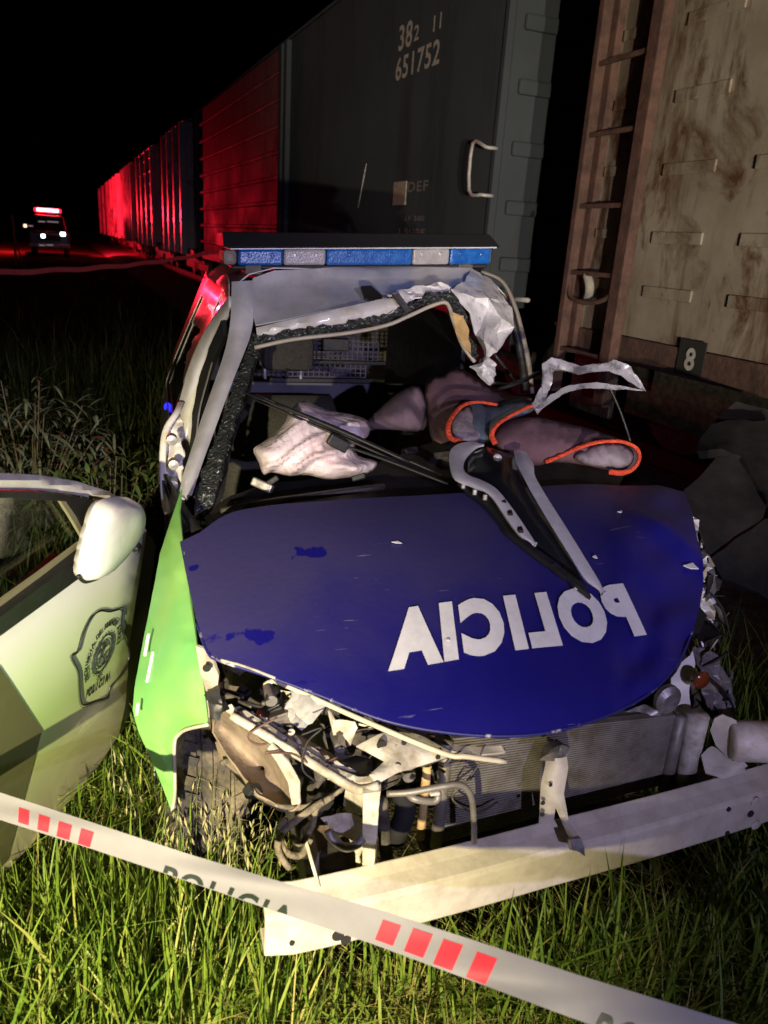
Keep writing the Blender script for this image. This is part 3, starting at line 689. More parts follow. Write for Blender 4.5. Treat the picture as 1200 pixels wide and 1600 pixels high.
flank('window_glass', fr(1.90, 2.58, 8), fr(.935, 1.33, 6), GLASSD, off=.012, par=rd)
flank('window_frame', fr(1.86, 2.62, 8), fr(1.33, 1.405, 4), SIDEP, par=rd)
flank('quarter_panel', fr(2.63, 3.45, 10), fr(.40, 1.40, 12), SIDEP)
flank('rocker_panel', fr(.95, 2.6, 10), fr(.2, .345, 4), WHITE)
flank('side_panel', fr(1.0, 3.4, 14), fr(.25, .72, 6), SIDEP, side=1)
# roof behind the light bar
V = []; Fc = []; bs = fr(1.78, 3.05, 10); ls = fr(-.53, .60, 14)
for b in bs:
    for l in ls:
        e = min(1, (l + .53) / .16, (.60 - l) / .16); V.append(Vector((l, b, 1.40 + .10 * math.sqrt(max(0, e)) - .05 * max(0, (b - 2.4)) ** 2 + .01 * noise.noise(Vector((l * 4, b * 4, 0))))))
for j in range(9):
    for i in range(13): Fc.append((j * 14 + i, j * 14 + i + 1, (j + 1) * 14 + i + 1, (j + 1) * 14 + i))
mesh_obj('roof', V, Fc, LAV, car, smooth=True, thick=.004)
V = []; Fc = []
for j, (b, z) in enumerate(((3.05, 1.36), (3.3, 1.1), (3.45, .9), (3.5, .6), (3.46, .35))):
    for i, l in enumerate(fr(-.5, .55, 8)): V.append(Vector((l * (1 + .08 * j), b, z)))
for j in range(4):
    for i in range(7): Fc.append((j * 8 + i, j * 8 + i + 1, (j + 1) * 8 + i + 1, (j + 1) * 8 + i))
mesh_obj('tailgate', V, Fc, SIDEP, car, smooth=True, thick=.01)
# roof side seen past the A pillar (rail and upper door edge, red glints fall on it)
rail = [(354, 428, 1.75), (338, 440, 2.3), (318, 462, 2.6), (296, 505, 2.75), (280, 550, 2.8), (268, 600, 2.6), (262, 640, 2.3), (262, 672, 2.0), (272, 655, 1.95), (283, 610, 1.92), (300, 558, 1.9), (322, 512, 1.85), (345, 478, 1.75), (357, 462, 1.68)]
patch('rear_side', rail, SIDEP, car, step=9, thick=.004, curve=2, bulge=.03)
bp_ = [(357, 462, 1.66), (345, 480, 1.72), (322, 516, 1.80), (300, 562, 1.84), (284, 612, 1.86), (274, 655, 1.84), (270, 700, 1.8), (266, 770, 1.75), (262, 840, 1.7), (285, 840, 1.69), (289, 770, 1.73), (296, 690, 1.76), (302, 640, 1.78), (314, 590, 1.78), (332, 545, 1.74), (356, 500, 1.66)]
strip('centre_pillar', [(357, 462, 1.66), (345, 480, 1.72), (322, 516, 1.80), (300, 562, 1.84), (284, 612, 1.86), (274, 655, 1.84), (270, 700, 1.8), (266, 770, 1.75), (262, 840, 1.7)], [(358, 494, 1.66), (340, 530, 1.72), (318, 582, 1.77), (304, 636, 1.78), (297, 690, 1.76), (290, 770, 1.73), (285, 840, 1.69)], WHITE, car, n=30, bow=.03, thick=.012)
patch('door_seal', [(353, 500, 1.65), (334, 545, 1.72), (318, 590, 1.75), (306, 645, 1.75), (302, 700, 1.73), (298, 740, 1.71), (305, 742, 1.71), (311, 690, 1.72), (316, 645, 1.73), (328, 595, 1.72), (343, 555, 1.69), (357, 525, 1.64)], BLACKP, car, step=8, thick=.02)
tube('seat_belt', [K(x, y, b=1.7) for x, y in ((334, 555), (325, 590), (312, 640), (306, 690))], .012, mat('belt_grey', (.16, .15, .17), .8), car, flat=.3)
# windscreen pillar
ap = [(362, 440, 1.70), (360, 500, 1.58), (352, 545, 1.50), (334, 600, 1.36), (316, 650, 1.22), (298, 705, 1.06), (285, 745, .95), (280, 772, .88), (300, 774, .86), (316, 725, .99), (338, 665, 1.15), (362, 600, 1.33), (380, 555, 1.46), (392, 522, 1.54), (398, 480, 1.60), (396, 438, 1.70)]
strip('windscreen_pillar', [(362, 440, 1.70), (360, 500, 1.58), (352, 545, 1.50), (334, 600, 1.36), (316, 650, 1.22), (298, 705, 1.06), (285, 745, .95), (280, 772, .88)], [(396, 438, 1.70), (398, 480, 1.60), (392, 522, 1.54), (380, 555, 1.46), (362, 600, 1.33), (338, 665, 1.15), (316, 725, .99), (300, 774, .86)], LAV, car, n=30, bow=.025, thick=.02)
patch('glass_edge', [(396, 520, 1.54), (382, 560, 1.46), (364, 606, 1.33), (340, 672, 1.15), (318, 732, .99), (303, 775, .87), (306, 812, .80), (322, 815, .80), (338, 770, .87), (348, 720, .98), (366, 660, 1.14), (384, 605, 1.3), (398, 565, 1.42), (410, 536, 1.5)], SHARD, car, step=6, thick=.012, crumple=.016, cscale=34, rough_edge=1.5)
patch('black_trim', [(393, 545, 1.52), (385, 590, 1.37), (352, 690, 1.08), (332, 770, .90), (338, 806, .83), (350, 770, .92), (362, 700, 1.08), (392, 610, 1.36), (402, 560, 1.47)], BLACKP, car, step=9, thick=.02)
# crumpled hinge pillar at the lower left of the opening
patch('hinge_pillar', [(279, 640, 1.15), (262, 668, 1.12), (255, 690, 1.1), (252, 740, 1.05), (256, 790, 1.0), (262, 802, .97), (270, 790, .97), (284, 782, .95), (284, 720, 1.02), (284, 660, 1.12)], WHITE, car, step=5, thick=.006, crumple=.03, cscale=26, rough_edge=1)
tube('pillar_edge', [K(x, y, b=b) for x, y, b in ((284, 628, 1.2), (276, 645, 1.12), (258, 676, 1.08), (254, 730, 1.03), (257, 780, .98), (262, 802, .95))], .010, WHITE, car, flat=.6)
for x, y in ((268, 684), (271, 722), (270, 754)): 
    V, Fc = lathe([(0, 0), (.014, 0), (.014, .03), (0, .032)], 10); c0 = K(x, y, b=.98); mesh_obj('hinge_bolt', [c0 + Vector((v.x, -v.z, v.y)) for v in V], Fc, STEEL, car)
for k, (a, b2) in enumerate((((259, 742, 1.0), (312, 840, .62)), ((256, 752, 1.0), (300, 838, .64)))):
    tube('wiper_link', [K(a[0], a[1], b=a[2]), K((a[0] + b2[0]) / 2 - 2, (a[1] + b2[1]) / 2, b=.8), K(b2[0], b2[1], b=b2[2])], [.005, .012, .02], BLACKP, car, flat=.7)

c0 = K(262, 636, b=2.2); V, Fc = lathe([(0, -.02), (.014, -.014), (.02, 0), (.014, .014), (0, .02)], 12)
mesh_obj('blue_glow_spot', [c0 + Vector((v.x * .8, v.z * .5, v.y)) for v in V], Fc, mat('glowing_blue', (.02, .02, .8), .3, emit=(.03, .03, 1), estr=1.6), car, smooth=True)  # small emissive blue bead on the rear side
# ---- crushed roof front
roof_front = [(396, 436, 1.70), (430, 424, 1.74), (520, 417, 1.78), (640, 417, 1.78), (735, 419, 1.78), (752, 428, 1.74), (758, 440, 1.68), (735, 452, 1.62), (690, 449, 1.58), (650, 455, 1.56), (600, 466, 1.54), (500, 487, 1.52), (400, 508, 1.52), (393, 470, 1.62)]
patch('roof_skin', roof_front, LAV, car, step=11, thick=.004, bulge=-.03, ctrl=[(480, 465, 1.62), (600, 445, 1.64)], crumple=.012, cscale=5)
hd = [(400, 512, 1.50), (450, 500, 1.49), (520, 484, 1.48), (600, 466, 1.49), (616, 466, 1.48), (622, 478, 1.47), (600, 494, 1.46), (540, 505, 1.46), (460, 517, 1.47), (402, 527, 1.48)]
patch('roof_header', hd, WHITE, car, step=8, thick=.006, bulge=.015)
patch('header_dent', [(600, 462, 1.52), (640, 450, 1.53), (690, 440, 1.53), (706, 452, 1.51), (690, 462, 1.49), (650, 470, 1.48), (630, 484, 1.46), (606, 492, 1.46), (622, 474, 1.48)], CRUMP, car, step=6, thick=.005, crumple=.03, cscale=22)
patch('glass_edge', [(396, 526, 1.485), (460, 517, 1.465), (540, 505, 1.455), (600, 494, 1.455), (632, 478, 1.455), (668, 462, 1.47), (700, 454, 1.47), (716, 470, 1.46), (726, 500, 1.43), (737, 540, 1.38), (750, 556, 1.35), (738, 562, 1.36), (724, 535, 1.39), (712, 500, 1.42), (700, 472, 1.45), (672, 474, 1.45), (636, 490, 1.44), (604, 504, 1.445), (545, 516, 1.445), (460, 527, 1.455), (398, 540, 1.475)], SHARD, car, step=5, thick=.012, crumple=.018, cscale=36, rough_edge=1.2)
tube('windscreen_flange', [K(x, y, b=b) for x, y, b in ((398, 543, 1.47), (460, 530, 1.45), (545, 520, 1.44), (604, 508, 1.44), (640, 493, 1.43), (676, 477, 1.44), (698, 474, 1.44), (708, 500, 1.41), (722, 538, 1.38), (742, 566, 1.35))], .010, DIRTYW, car, flat=.7)
patch('rubber_strip', [(612, 462, 1.45), (622, 458, 1.45), (642, 486, 1.43), (633, 490, 1.43)], BLACKP, car, step=6, thick=.012)
patch('rubber_strip', [(564, 447, 1.55), (580, 446, 1.55), (598, 462, 1.51), (585, 468, 1.5), (569, 462, 1.52)], BLACKP, car, step=6, thick=.012)
# crumpled right corner
corner = [(735, 421, 1.75), (768, 432, 1.70), (786, 452, 1.64), (800, 482, 1.58), (803, 505, 1.52), (792, 530, 1.45), (776, 548, 1.38), (762, 560, 1.34), (752, 552, 1.33), (745, 525, 1.36), (735, 492, 1.42), (722, 470, 1.46), (704, 452, 1.50), (725, 440, 1.58)]
cp = dict(a=(735, 421, 1.76), b=(770, 436, 1.72), c=(800, 482, 1.60), d=(804, 510, 1.54), e=(776, 550, 1.38), f=(760, 561, 1.34), g=(745, 525, 1.40), h=(735, 490, 1.45), i=(704, 452, 1.52), j=(725, 440, 1.62), k=(762, 466, 1.50), m=(762, 482, 1.53), n=(757, 532, 1.32), o=(784, 498, 1.47), q=(790, 470, 1.60), r=(778, 520, 1.50), t=(735, 462, 1.50))
cfa = ['abk', 'bqk', 'qck', 'cok', 'cdo', 'dro', 'der', 'ren', 'orn', 'onm', 'kom', 'akj', 'jkt', 'jti', 'ith', 'tkm', 'tmh', 'hmg', 'mng', 'gnf', 'nef']
cn = list(cp); bmc = bmesh.new(); bvs = {k: bmc.verts.new(K(v[0], v[1], b=v[2])) for k, v in cp.items()}
for f in cfa: bmc.faces.new([bvs[c] for c in f])
bmesh.ops.subdivide_edges(bmc, edges=bmc.edges, cuts=5, use_grid_fill=True)
for v in bmc.verts:
    q = v.co * 26; v.co += Vector((noise.noise(q) * .006, (abs(noise.noise(q * .8)) - .2) * .016, noise.noise(q + Vector((4, 4, 4))) * .006))
bmesh.ops.triangulate(bmc, faces=bmc.faces); bmc.verts.index_update()
mesh_obj('crumpled_roof_corner', [v.co.copy() for v in bmc.verts], [tuple(v.index for v in f.verts) for f in bmc.faces], CRUMP, car, smooth=True, thick=.004); bmc.free()
patch('crumpled_pillar', [(748, 560, 1.34), (762, 558, 1.32), (775, 570, 1.30), (774, 590, 1.26), (765, 600, 1.25), (748, 588, 1.27), (738, 572, 1.31)], CRUMP, car, step=4, thick=.005, bulge=.03, crumple=.04, cscale=20, smooth=False, seed=5)
patch('torn_foam', [(705, 490, 1.42), (722, 496, 1.41), (730, 520, 1.38), (737, 553, 1.35), (728, 547, 1.36), (718, 530, 1.38), (709, 508, 1.41)], TAN, car, step=5, thick=.02, crumple=.01)
tube('roof_rail', [K(x, y, b=b) for x, y, b in ((752, 424, 1.78), (785, 440, 1.74), (805, 480, 1.7), (818, 530, 1.66), (826, 570, 1.62), (832, 615, 1.58))], [.014, .016, .018, .022, .016], SIDEP, car, flat=.5)
tube('door_seal', [K(x, y, b=b) for x, y, b in ((790, 470, 1.62), (806, 520, 1.58), (816, 570, 1.54), (820, 612, 1.5))], .016, BLACKP, car)
tube('torn_cable', [K(x, y, b=b) for x, y, b in ((772, 553, 1.4), (800, 590, 1.4), (796, 600, 1.36), (770, 598, 1.3))], .006, BLACKP, car)
tube('torn_cable', [K(x, y, b=b) for x, y, b in ((776, 610, 1.25), (815, 596, 1.2), (850, 580, 1.1), (900, 578, 1.05))], .007, BLACKP, car)

# ---- light bar
lbz = lambda x, y, b=1.76: K(x, y, b=b)
xl, xr = lbz(372, 400).x, lbz(768, 400).x
z_l0, z_l1 = lbz(372, 415).z, lbz(372, 390).z; z_r0, z_r1 = lbz(768, 413).z, lbz(768, 388).z
bar = empty('light_bar', (0, 0, 0)); bar.parent = car
def barbox(name, x0, x1, m, b0=1.76, b1=1.99, f0=0, f1=1, bev=.006):
    def zz(x, f):
        t = (x - xl) / (xr - xl); return (z_l0 + (z_r0 - z_l0) * t) * (1 - f) + (z_l1 + (z_r1 - z_l1) * t) * f
    V = [Vector((x, b, zz(x, f))) for f in (f0, f1) for b in (b0, b1) for x in (x0, x1)]
    return mesh_obj(name, V, [(0, 2, 3, 1), (4, 5, 7, 6), (0, 1, 5, 4), (2, 6, 7, 3), (0, 4, 6, 2), (1, 3, 7, 5)], m, bar, bevel=bev)
segs = [(372, 443, 'b'), (443, 510, 'c'), (510, 645, 'b'), (645, 703, 'c'), (703, 768, 'b')]
BULB = mat('bulb_reflector', (.75, .75, .78), .2, .6)
for x0, x1, k in segs:
    a, b2 = lbz(x0, 400).x, lbz(x1, 400).x
    barbox('blue_lens' if k == 'b' else 'clear_lens', a + .0015, b2 - .0015, BLUEL if k == 'b' else CLEARL, bev=.008)
    for q in (.25, .75):
        xx = a + (b2 - a) * q; barbox('reflector', xx - .007, xx + .007, BULB if k == 'c' else BLUEL, b0=1.752, b1=1.765, f0=.5, f1=.78, bev=.003)
barbox('end_cap', xl - .05, xl - .001, CAPM, b0=1.78, bev=.015)
barbox('end_cap', xr + .001, xr + .012, BLACKP, b0=1.78, bev=.005)
barbox('base', xl - .02, xr, BLACKP, b0=1.79, b1=1.96, f0=-.28, f1=-.01)
barbox('cover_edge', xl - .03, xr + .012, CHROME, b0=1.745, b1=1.99, f0=1.005, f1=1.10, bev=.002)
def cz(t, f): return (z_l1 + (z_r1 - z_l1) * t) + f
V = []
for (x, t, b, f) in ((xl - .05, 0, 1.75, .006), (xr + .03, 1, 1.75, .006), (xr + .045, 1, 2.02, -.01), (xl - .06, 0, 2.02, .006), (xl - .05, 0, 1.80, .054), (xr + .0, 1, 1.80, .050), (xr + .005, 1, 1.98, .05), (xl - .055, 0, 1.98, .054)): V.append(Vector((x, b, cz(t, f))))
mesh_obj('cover', V, [(3, 2, 1, 0), (4, 5, 6, 7), (0, 1, 5, 4), (1, 2, 6, 5), (2, 3, 7, 6), (3, 0, 4, 7)], mat('black_cover', (.016, .016, .018), .5, var=.3), bar, bevel=.003)
for x in (395, 725):
    p = K(x, 420, b=1.8); box('mounting_foot', (p.x - .03, 1.78, p.z - .02), (p.x + .03, 1.9, p.z + .02), DARKM, bar)

# ---- interior
st_ = empty('seat'); st_.parent = car
def seat_back(cx, b0, par, z0=.55, z1=1.02, w_=.24):
    V = []; Fc = []; nx, nz_ = 12, 12
    for side in (0, 1):
        for j in range(nz_ + 1):
            t = j / nz_; z = z0 + (z1 - z0) * t; ww = w_ * (1 - .25 * max(0, t - .6) ** 1.5 * 3)
            for i in range(nx + 1):
                u = i / nx * 2 - 1; prof_ = (.06 + .03 * abs(u) ** 3) * math.sqrt(max(0, 1 - abs(u) ** 6)) * math.sqrt(max(0, 1 - max(0, (t - .85) / .15) ** 2))
                V.append(Vector((cx + u * ww, b0 + .18 * t - prof_ if side == 0 else b0 + .18 * t + .05, z)))
    W = nx + 1; T = W * (nz_ + 1)
    for j in range(nz_):
        for i in range(nx):
            Fc.append((j * W + i, j * W + i + 1, (j + 1) * W + i + 1, (j + 1) * W + i)); Fc.append((T + j * W + i, T + (j + 1) * W + i, T + (j + 1) * W + i + 1, T + j * W + i + 1))
    for j in range(nz_): Fc += [(j * W, (j + 1) * W, T + (j + 1) * W, T + j * W), (j * W + nx, T + j * W + nx, T + (j + 1) * W + nx, (j + 1) * W + nx)]
    for i in range(nx): Fc.append((nz_ * W + i, nz_ * W + i + 1, T + nz_ * W + i + 1, T + nz_ * W + i))
    return mesh_obj('backrest', V, Fc, SEATM, par, smooth=True)
def make_seat(par, cx, b0):
    seat_back(cx, b0, par)
    V, Fc = box_vf(cx - .24, cx + .24, b0 - .5, b0 + .03, .38, .54); mesh_obj('cushion', V, Fc, SEATM, par, bevel=.05)
pa = K(448, 650, b=1.75)
make_seat(st_, pa.x + .0, 1.68)
h0, h1 = K(408, 578, b=1.86), K(490, 535, b=1.86)
box('headrest', (h0.x, 1.82, h0.z), (h1.x, 1.92, h1.z + .03), SEATM, st_, bevel=.03)
for x in (414, 470):
    a = K(x, 568, b=1.87); b2 = K(x, 592, b=1.87); tube('headrest_post', [a, b2], .006, CHROME, st_, n=2)
st2 = empty('seat'); st2.parent = car; make_seat(st2, .34, 1.75)
# partition cage behind the seats
CAGE = mat('cage_paint', (.13, .125, .20), .5, .2, var=.2)
cg = empty('partition_cage'); cg.parent = car
def grid_panel(x0, y0, x1, y1, b, nx, ny, r):
    A = K(x0, y1, b=b); B = K(x1, y0, b=b); prt = []
    for i in range(nx + 1): l = A.x + (B.x - A.x) * i / nx; prt.append(tube_vf([(l, b, A.z), (l, b, B.z)], r, 4, 1))
    for j in range(ny + 1): z = A.z + (B.z - A.z) * j / ny; prt.append(tube_vf([(A.x, b + .004, z), (B.x, b + .004, z)], r, 4, 1))
    V, Fc = join_vf(prt); return mesh_obj('wire_grid', V, Fc, CAGE, cg)
grid_panel(478, 536, 592, 562, 2.30, 14, 4, .0035); grid_panel(432, 570, 572, 588, 2.30, 17, 3, .003)
a = K(420, 596, b=2.3); b2 = K(600, 590, b=2.3)
box('frame_bar', (a.x, 2.28, a.z), (b2.x, 2.32, a.z + .02), BLACKP, cg); box('frame_bar', (a.x, 2.28, K(500, 566, b=2.3).z - .006), (b2.x, 2.32, K(500, 566, b=2.3).z + .012), BLACKP, cg)
box('partition_panel', (-.55, 2.30, .35), (.45, 2.34, a.z - .004), mat('partition_grey', (.10, .10, .14), .6, var=.3), cg)
box('mirror_panel', (K(504, 540, b=2.2).x, 2.2, K(504, 548, b=2.2).z), (K(546, 540, b=2.2).x, 2.24, K(546, 530, b=2.2).z), BLACKP, cg)
box('cabin_dark_panel', (.44, 1.9, .5), (.46, 3.0, 1.39), BLACKP, car)  # black panel added so the right side of the cabin stays dark
box('headliner', (-.44, 1.9, 1.385), (.43, 2.95, 1.395), BLACKP, car, bevel=.002)
box('floor_pan', (-.68, .6, .22), (.6, 3.4, .27), DARKM, car)
box('bulkhead', (-.62, .60, .25), (.62, .64, .84), DARKM, car, bevel=.01)
# dashboard and cowl
patch('dashboard', [(330, 800, .80), (360, 775, .95), (440, 755, 1.02), (560, 735, 1.05), (680, 690, 1.1), (800, 690, 1.1), (900, 720, 1.05), (980, 740, .95), (960, 775, .80), (800, 785, .76), (600, 795, .76), (420, 815, .76), (345, 825, .76)], BLACKP, car, step=16, thick=.02, crumple=.02, cscale=8)
box('dash_body', (-.60, .80, .55), (.60, 1.02, .90), BLACKP, car, bevel=.03)
tube('cowl_edge', [K(x, y, b=b) for x, y, b in ((345, 800, .80), (400, 788, .80), (480, 776, .82), (600, 760, .84))], .01, DARKM, car)
for (x, y, s) in ((410, 758, .03), (425, 752, .02), (368, 790, .025), (690, 715, .03), (640, 705, .025), (560, 745, .02), (770, 725, .04)):
    p = K(x, y, b=.92 if y > 740 else 1.02); box('broken_trim', (p.x - s, p.y - s * .5, p.z - s * .4), (p.x + s, p.y + s * .5, p.z + s * .4), STEEL if x in (410, 690) else BLACKP, car, rot=(random.uniform(-.6, .6), random.uniform(-.6, .6), random.uniform(-1, 1)))
# airbag
puff('airbag', [(396, 702, .96), (412, 690, .98), (440, 668, 1.03), (455, 640, 1.08), (475, 626, 1.12), (510, 640, 1.14), (560, 650, 1.14), (578, 662, 1.12), (575, 682, 1.08), (556, 695, 1.04), (560, 712, 1.0), (590, 722, .97), (575, 740, .95), (530, 748, .93), (505, 748, .92), (480, 742, .92), (452, 744, .92), (425, 738, .92), (412, 742, .92), (404, 722, .94)], AIRBAG, car, depth=.09, step=5, wr=.06, wscale=11, curve=3)
puff('airbag', [(570, 666, 1.25), (592, 640, 1.3), (625, 612, 1.34), (655, 604, 1.34), (668, 640, 1.3), (662, 672, 1.24), (620, 672, 1.2)], mat('violet_grey_cloth', (.16, .11, .14), .95, col2=(.10, .065, .09), vscale=9, bump=.2, bscale=200), car, depth=.08, step=7, wr=.03, wscale=10, curve=3, seed=4)
# wiper arms crossing the opening
for a, b2, r in (((384, 614, 1.05), (690, 742, .80), .009), ((392, 622, 1.03), (688, 752, .78), .007), ((430, 630, 1.0), (640, 722, .83), .011), ((400, 616, 1.04), (560, 690, .9), .006), ((520, 690, .9), (700, 756, .74), .008)):
    m_ = K((a[0] + b2[0]) / 2, (a[1] + b2[1]) / 2 - 2, b=(a[2] + b2[2]) / 2)
    tube('wiper_arm', [K(*a[:2], b=a[2]), m_, K(*b2[:2], b=b2[2])], [r * .5, r, r, r * .7], BLACKP, car, flat=.6)
p = K(528, 692, b=.88); box('wiper_joint', (p.x - .03, p.y - .012, p.z - .016), (p.x + .03, p.y + .012, p.z + .016), BLACKP, car, rot=(0, .5, 0))

# ---- front structure
# bumper beam: folded channel swept along a gentle bow
path = []
for i in range(25):
    t = i / 24; l = -.607 + 1.307 * t; b = -.02 + .11 * t ** 1.6 + (.012 * (1 - t / .06) ** 2 if t < .06 else 0)
    zc = .322 + .022 * min(1, t * 2.2) - .004 * math.sin(math.pi * t); path.append((l, b, zc))
prof_ = [(.062, .122), (.058, .128), (.036, .114), (.008, .102), (.0, .094), (.0, .010), (.006, .0), (.07, -.004), (.07, .004), (.012, .008), (.008, .016), (.008, .088), (.014, .096), (.062, .114)]
V = []; Fc = []; n = len(prof_)
for l, b, z in path:
    for dq, dz in prof_: V.append(Vector((l, b + dq, z + dz)))
for i in range(len(path) - 1):
    for j in range(n): Fc.append((i * n + j, i * n + (j + 1) % n, (i + 1) * n + (j + 1) % n, (i + 1) * n + j))
Fc.append(tuple(range(n))); Fc.append(tuple(len(path) * n - n + j for j in range(n)))
beam = mesh_obj('bumper_beam', V, Fc, DIRTYW, car, bevel=.003)
def disc(name, c, r, m, par, dirv=Vector((0, -1, 0)), h=.004, seg=14):
    a = dirv.orthogonal().normalized(); b2 = dirv.cross(a); V = []; Fc = []
    for hh in (0, h):
        for j in range(seg): th = 2 * math.pi * j / seg; V.append(Vector(c) + (a * math.cos(th) + b2 * math.sin(th)) * r + dirv * hh)
    Fc = [tuple(range(seg)), tuple(range(seg, 2 * seg))] + [(j, (j + 1) % seg, seg + (j + 1) % seg, seg + j) for j in range(seg)]
    return mesh_obj(name, V, Fc, m, par)
def on_beam(x, y): 
    p = K(x, y, b=0)
    for _ in range(8):
        t = (p.x + .6) / 1.3; p = K(x, y, b=-.02 + .11 * max(0, t) ** 1.6)
    return p
for x, y, r, m_ in ((1172, 1271, .009, BLACKHOLE), (1138, 1264, .006, BLACKHOLE), (1136, 1301, .006, BLACKHOLE), (1180, 1252, .013, RIMW), (1180, 1288, .013, RIMW), (528, 1461, .012, BLACKHOLE), (540, 1468, .010, BLACKHOLE), (456, 1473, .005, BLACKHOLE)):
    disc('bolt' if m_ is RIMW else 'bolt_hole', on_beam(x, y), r, m_, beam, h=.003)
# crash boxes behind the beam
for l, b0 in ((-.47, .07), (.46, .12)): box('crash_box', (l - .045, b0 + .01, .35), (l + .045, .42, .42), DARKM, car)
patch('beam_bracket', [(496, 1388, .02), (470, 1296, .10), (484, 1282, .16), (504, 1386, .1)], RIMW, car, step=10, thick=.006)
patch('inner_plate', [(470, 1290, .12), (540, 1288, .22), (570, 1370, .22), (502, 1386, .1)], mat('brown_steel', (.20, .14, .10), .7, var=.4, vscale=14, bump=.2), car, step=12, thick=.004)  # brown steel, tone varied by noise

# radiator
A = K(690, 1315, b=.14); B = K(1032, 1226, b=.20); zt = K(1032, 1122, b=.20).z; ztl = K(690, 1158, b=.14).z
rad = empty('radiator'); rad.parent = car
def radp(u, z): return Vector((A.x + (B.x - A.x) * u, .14 + .06 * u, A.z + (B.z + .0 - A.z) * u * .0 + z))
zb0, zb1 = A.z, B.z
prt = []; nf = 40
for k in range(nf):
    f = k / (nf - 1)
    p0 = Vector((A.x, .14, zb0 + (ztl - zb0) * f)); p1 = Vector((B.x, .20, zb1 + (zt - zb1) * f)); h = .0021
    V = [p0 + Vector((0, 0, -h)), p1 + Vector((0, 0, -h)), p1 + Vector((0, .02, -h)), p0 + Vector((0, .02, -h)), p0 + Vector((0, 0, h)), p1 + Vector((0, 0, h)), p1 + Vector((0, .02, h)), p0 + Vector((0, .02, h))]
    prt.append((V, [(0, 1, 2, 3), (7, 6, 5, 4), (0, 4, 5, 1), (1, 5, 6, 2), (2, 6, 7, 3), (3, 7, 4, 0)]))
V, Fc = join_vf(prt); tag(mesh_obj('cooling_fins', V, Fc, ALU, rad), None, kind='stuff')
mesh_obj('core', [Vector((A.x, .152, zb0)), Vector((B.x, .212, zb1)), Vector((B.x, .212, zt)), Vector((A.x, .152, ztl))], [(0, 1, 2, 3)], mat('fin_core', (.12, .11, .10), .7, .3, var=.5, vscale=150), rad, thick=.03, offset=1)
tube('side_tank', [Vector((A.x - .012, .14, zb0 - .01)), Vector((A.x - .012, .14, ztl))], .014, ALU, rad, n=2)
tube('side_tank', [Vector((A.x - .042, .16, zb0)), Vector((A.x - .042, .16, ztl))], .010, TAN, rad, n=2)
tube('side_tank', [Vector((B.x + .014, .20, zb1 - .01)), Vector((B.x + .014, .20, zt))], .016, ALU, rad, n=2)
tube('filter_tube', [Vector((B.x + .055, .19, zb1 + .02)), Vector((B.x + .055, .19, zb1 + .20))], .026, RIMW, rad, n=2, seg=14)
box('bottom_rail', (A.x - .03, .15, .33), (B.x + .05, .22, .355), DARKM, rad)
# centre latch bracket
br = [(855, 1150, .12), (884, 1168, .08), (888, 1200, .06), (881, 1240, .05), (889, 1285, .03), (907, 1308, .0), (911, 1334, -.02), (897, 1326, -.01), (885, 1300, .02), (868, 1262, .05), (865, 1285, .06), (842, 1289, .07), (845, 1225, .07), (852, 1195, .08)]
lat = patch('latch_bracket', br, DIRTYW, car, step=7, thick=.012, bulge=.012)
patch('latch', [(850, 1162, .06), (870, 1156, .06), (886, 1165, .055), (884, 1178, .05), (866, 1184, .05), (848, 1180, .06)], DARKM, lat, step=6, thick=.02, crumple=.008, cscale=60)
for x, y, r in ((860, 1226, .004), (848, 1254, .005), (847, 1272, .005)): disc('bolt_hole', K(x, y, b=.045), r, BLACKHOLE, lat, h=.002)
patch('bent_tip', [(890, 1312, -.01), (908, 1310, -.01), (913, 1322, -.015), (914, 1338, -.02), (904, 1330, -.02), (894, 1328, -.02)], STEEL, lat, step=5, thick=.008)

# upper cross member, left: rail, corner gusset, post
rl = [(346, 1106, .27), (362, 1100, .27), (372, 1112, .26), (384, 1110, .25), (420, 1132, .22), (470, 1166, .17), (520, 1198, .12), (560, 1214, .08), (590, 1212, .05), (590, 1232, .05), (566, 1236, .07), (520, 1212, .11), (470, 1180, .16), (420, 1150, .21), (376, 1128, .25)]
rail_ = patch('headlamp_rail', rl, RIMW, car, step=8, thick=.03, bulge=.012)
patch('rail_plate', [(420, 1130, .235), (452, 1140, .26), (510, 1172, .21), (545, 1196, .15), (520, 1198, .125), (470, 1166, .175)], mat('brown_steel', (.2, .14, .1)), car, step=9, thick=.004)
for x, y in ((393, 1124), (455, 1143), (496, 1171), (516, 1185)): disc('bolt_hole' if x == 393 else 'bolt', K(x, y, b=.235 if x == 393 else .2), .007, BLACKHOLE if x == 393 else RIMW, rail_, h=.003)
tube('rail_edge', [K(x, y, b=b - .012) for x, y, b in ((362, 1118, .25), (410, 1146, .21), (470, 1182, .16), (522, 1214, .105), (560, 1234, .07), (592, 1228, .045))], .009, RIMW, car)
gus = [(556, 1166, .14), (590, 1148, .14), (620, 1137, .16), (660, 1150, .14), (700, 1172, .10), (704, 1182, .09), (660, 1196, .08), (620, 1208, .06), (588, 1226, .04), (578, 1210, .05), (600, 1190, .09)]
g_ = patch('gusset', gus, RIMW, car, step=8, thick=.006, bulge=.01)
for x, y, r in ((596, 1163, .010), (618, 1166, .005), (631, 1160, .005), (620, 1197, .009), (684, 1182, .005)): disc('bolt_hole', K(x, y, b=.075 if y > 1170 else .115), r, BLACKHOLE, g_, h=.003)
patch('upper_panel', [(560, 1130, .22), (620, 1128, .24), (700, 1140, .2), (780, 1160, .16), (790, 1175, .14), (740, 1180, .12), (690, 1170, .12), (640, 1150, .17)], DIRTYW, car, step=9, thick=.004)
disc('bolt_hole', K(665, 1137, b=.155), .012, BLACKHOLE, car, h=.003)
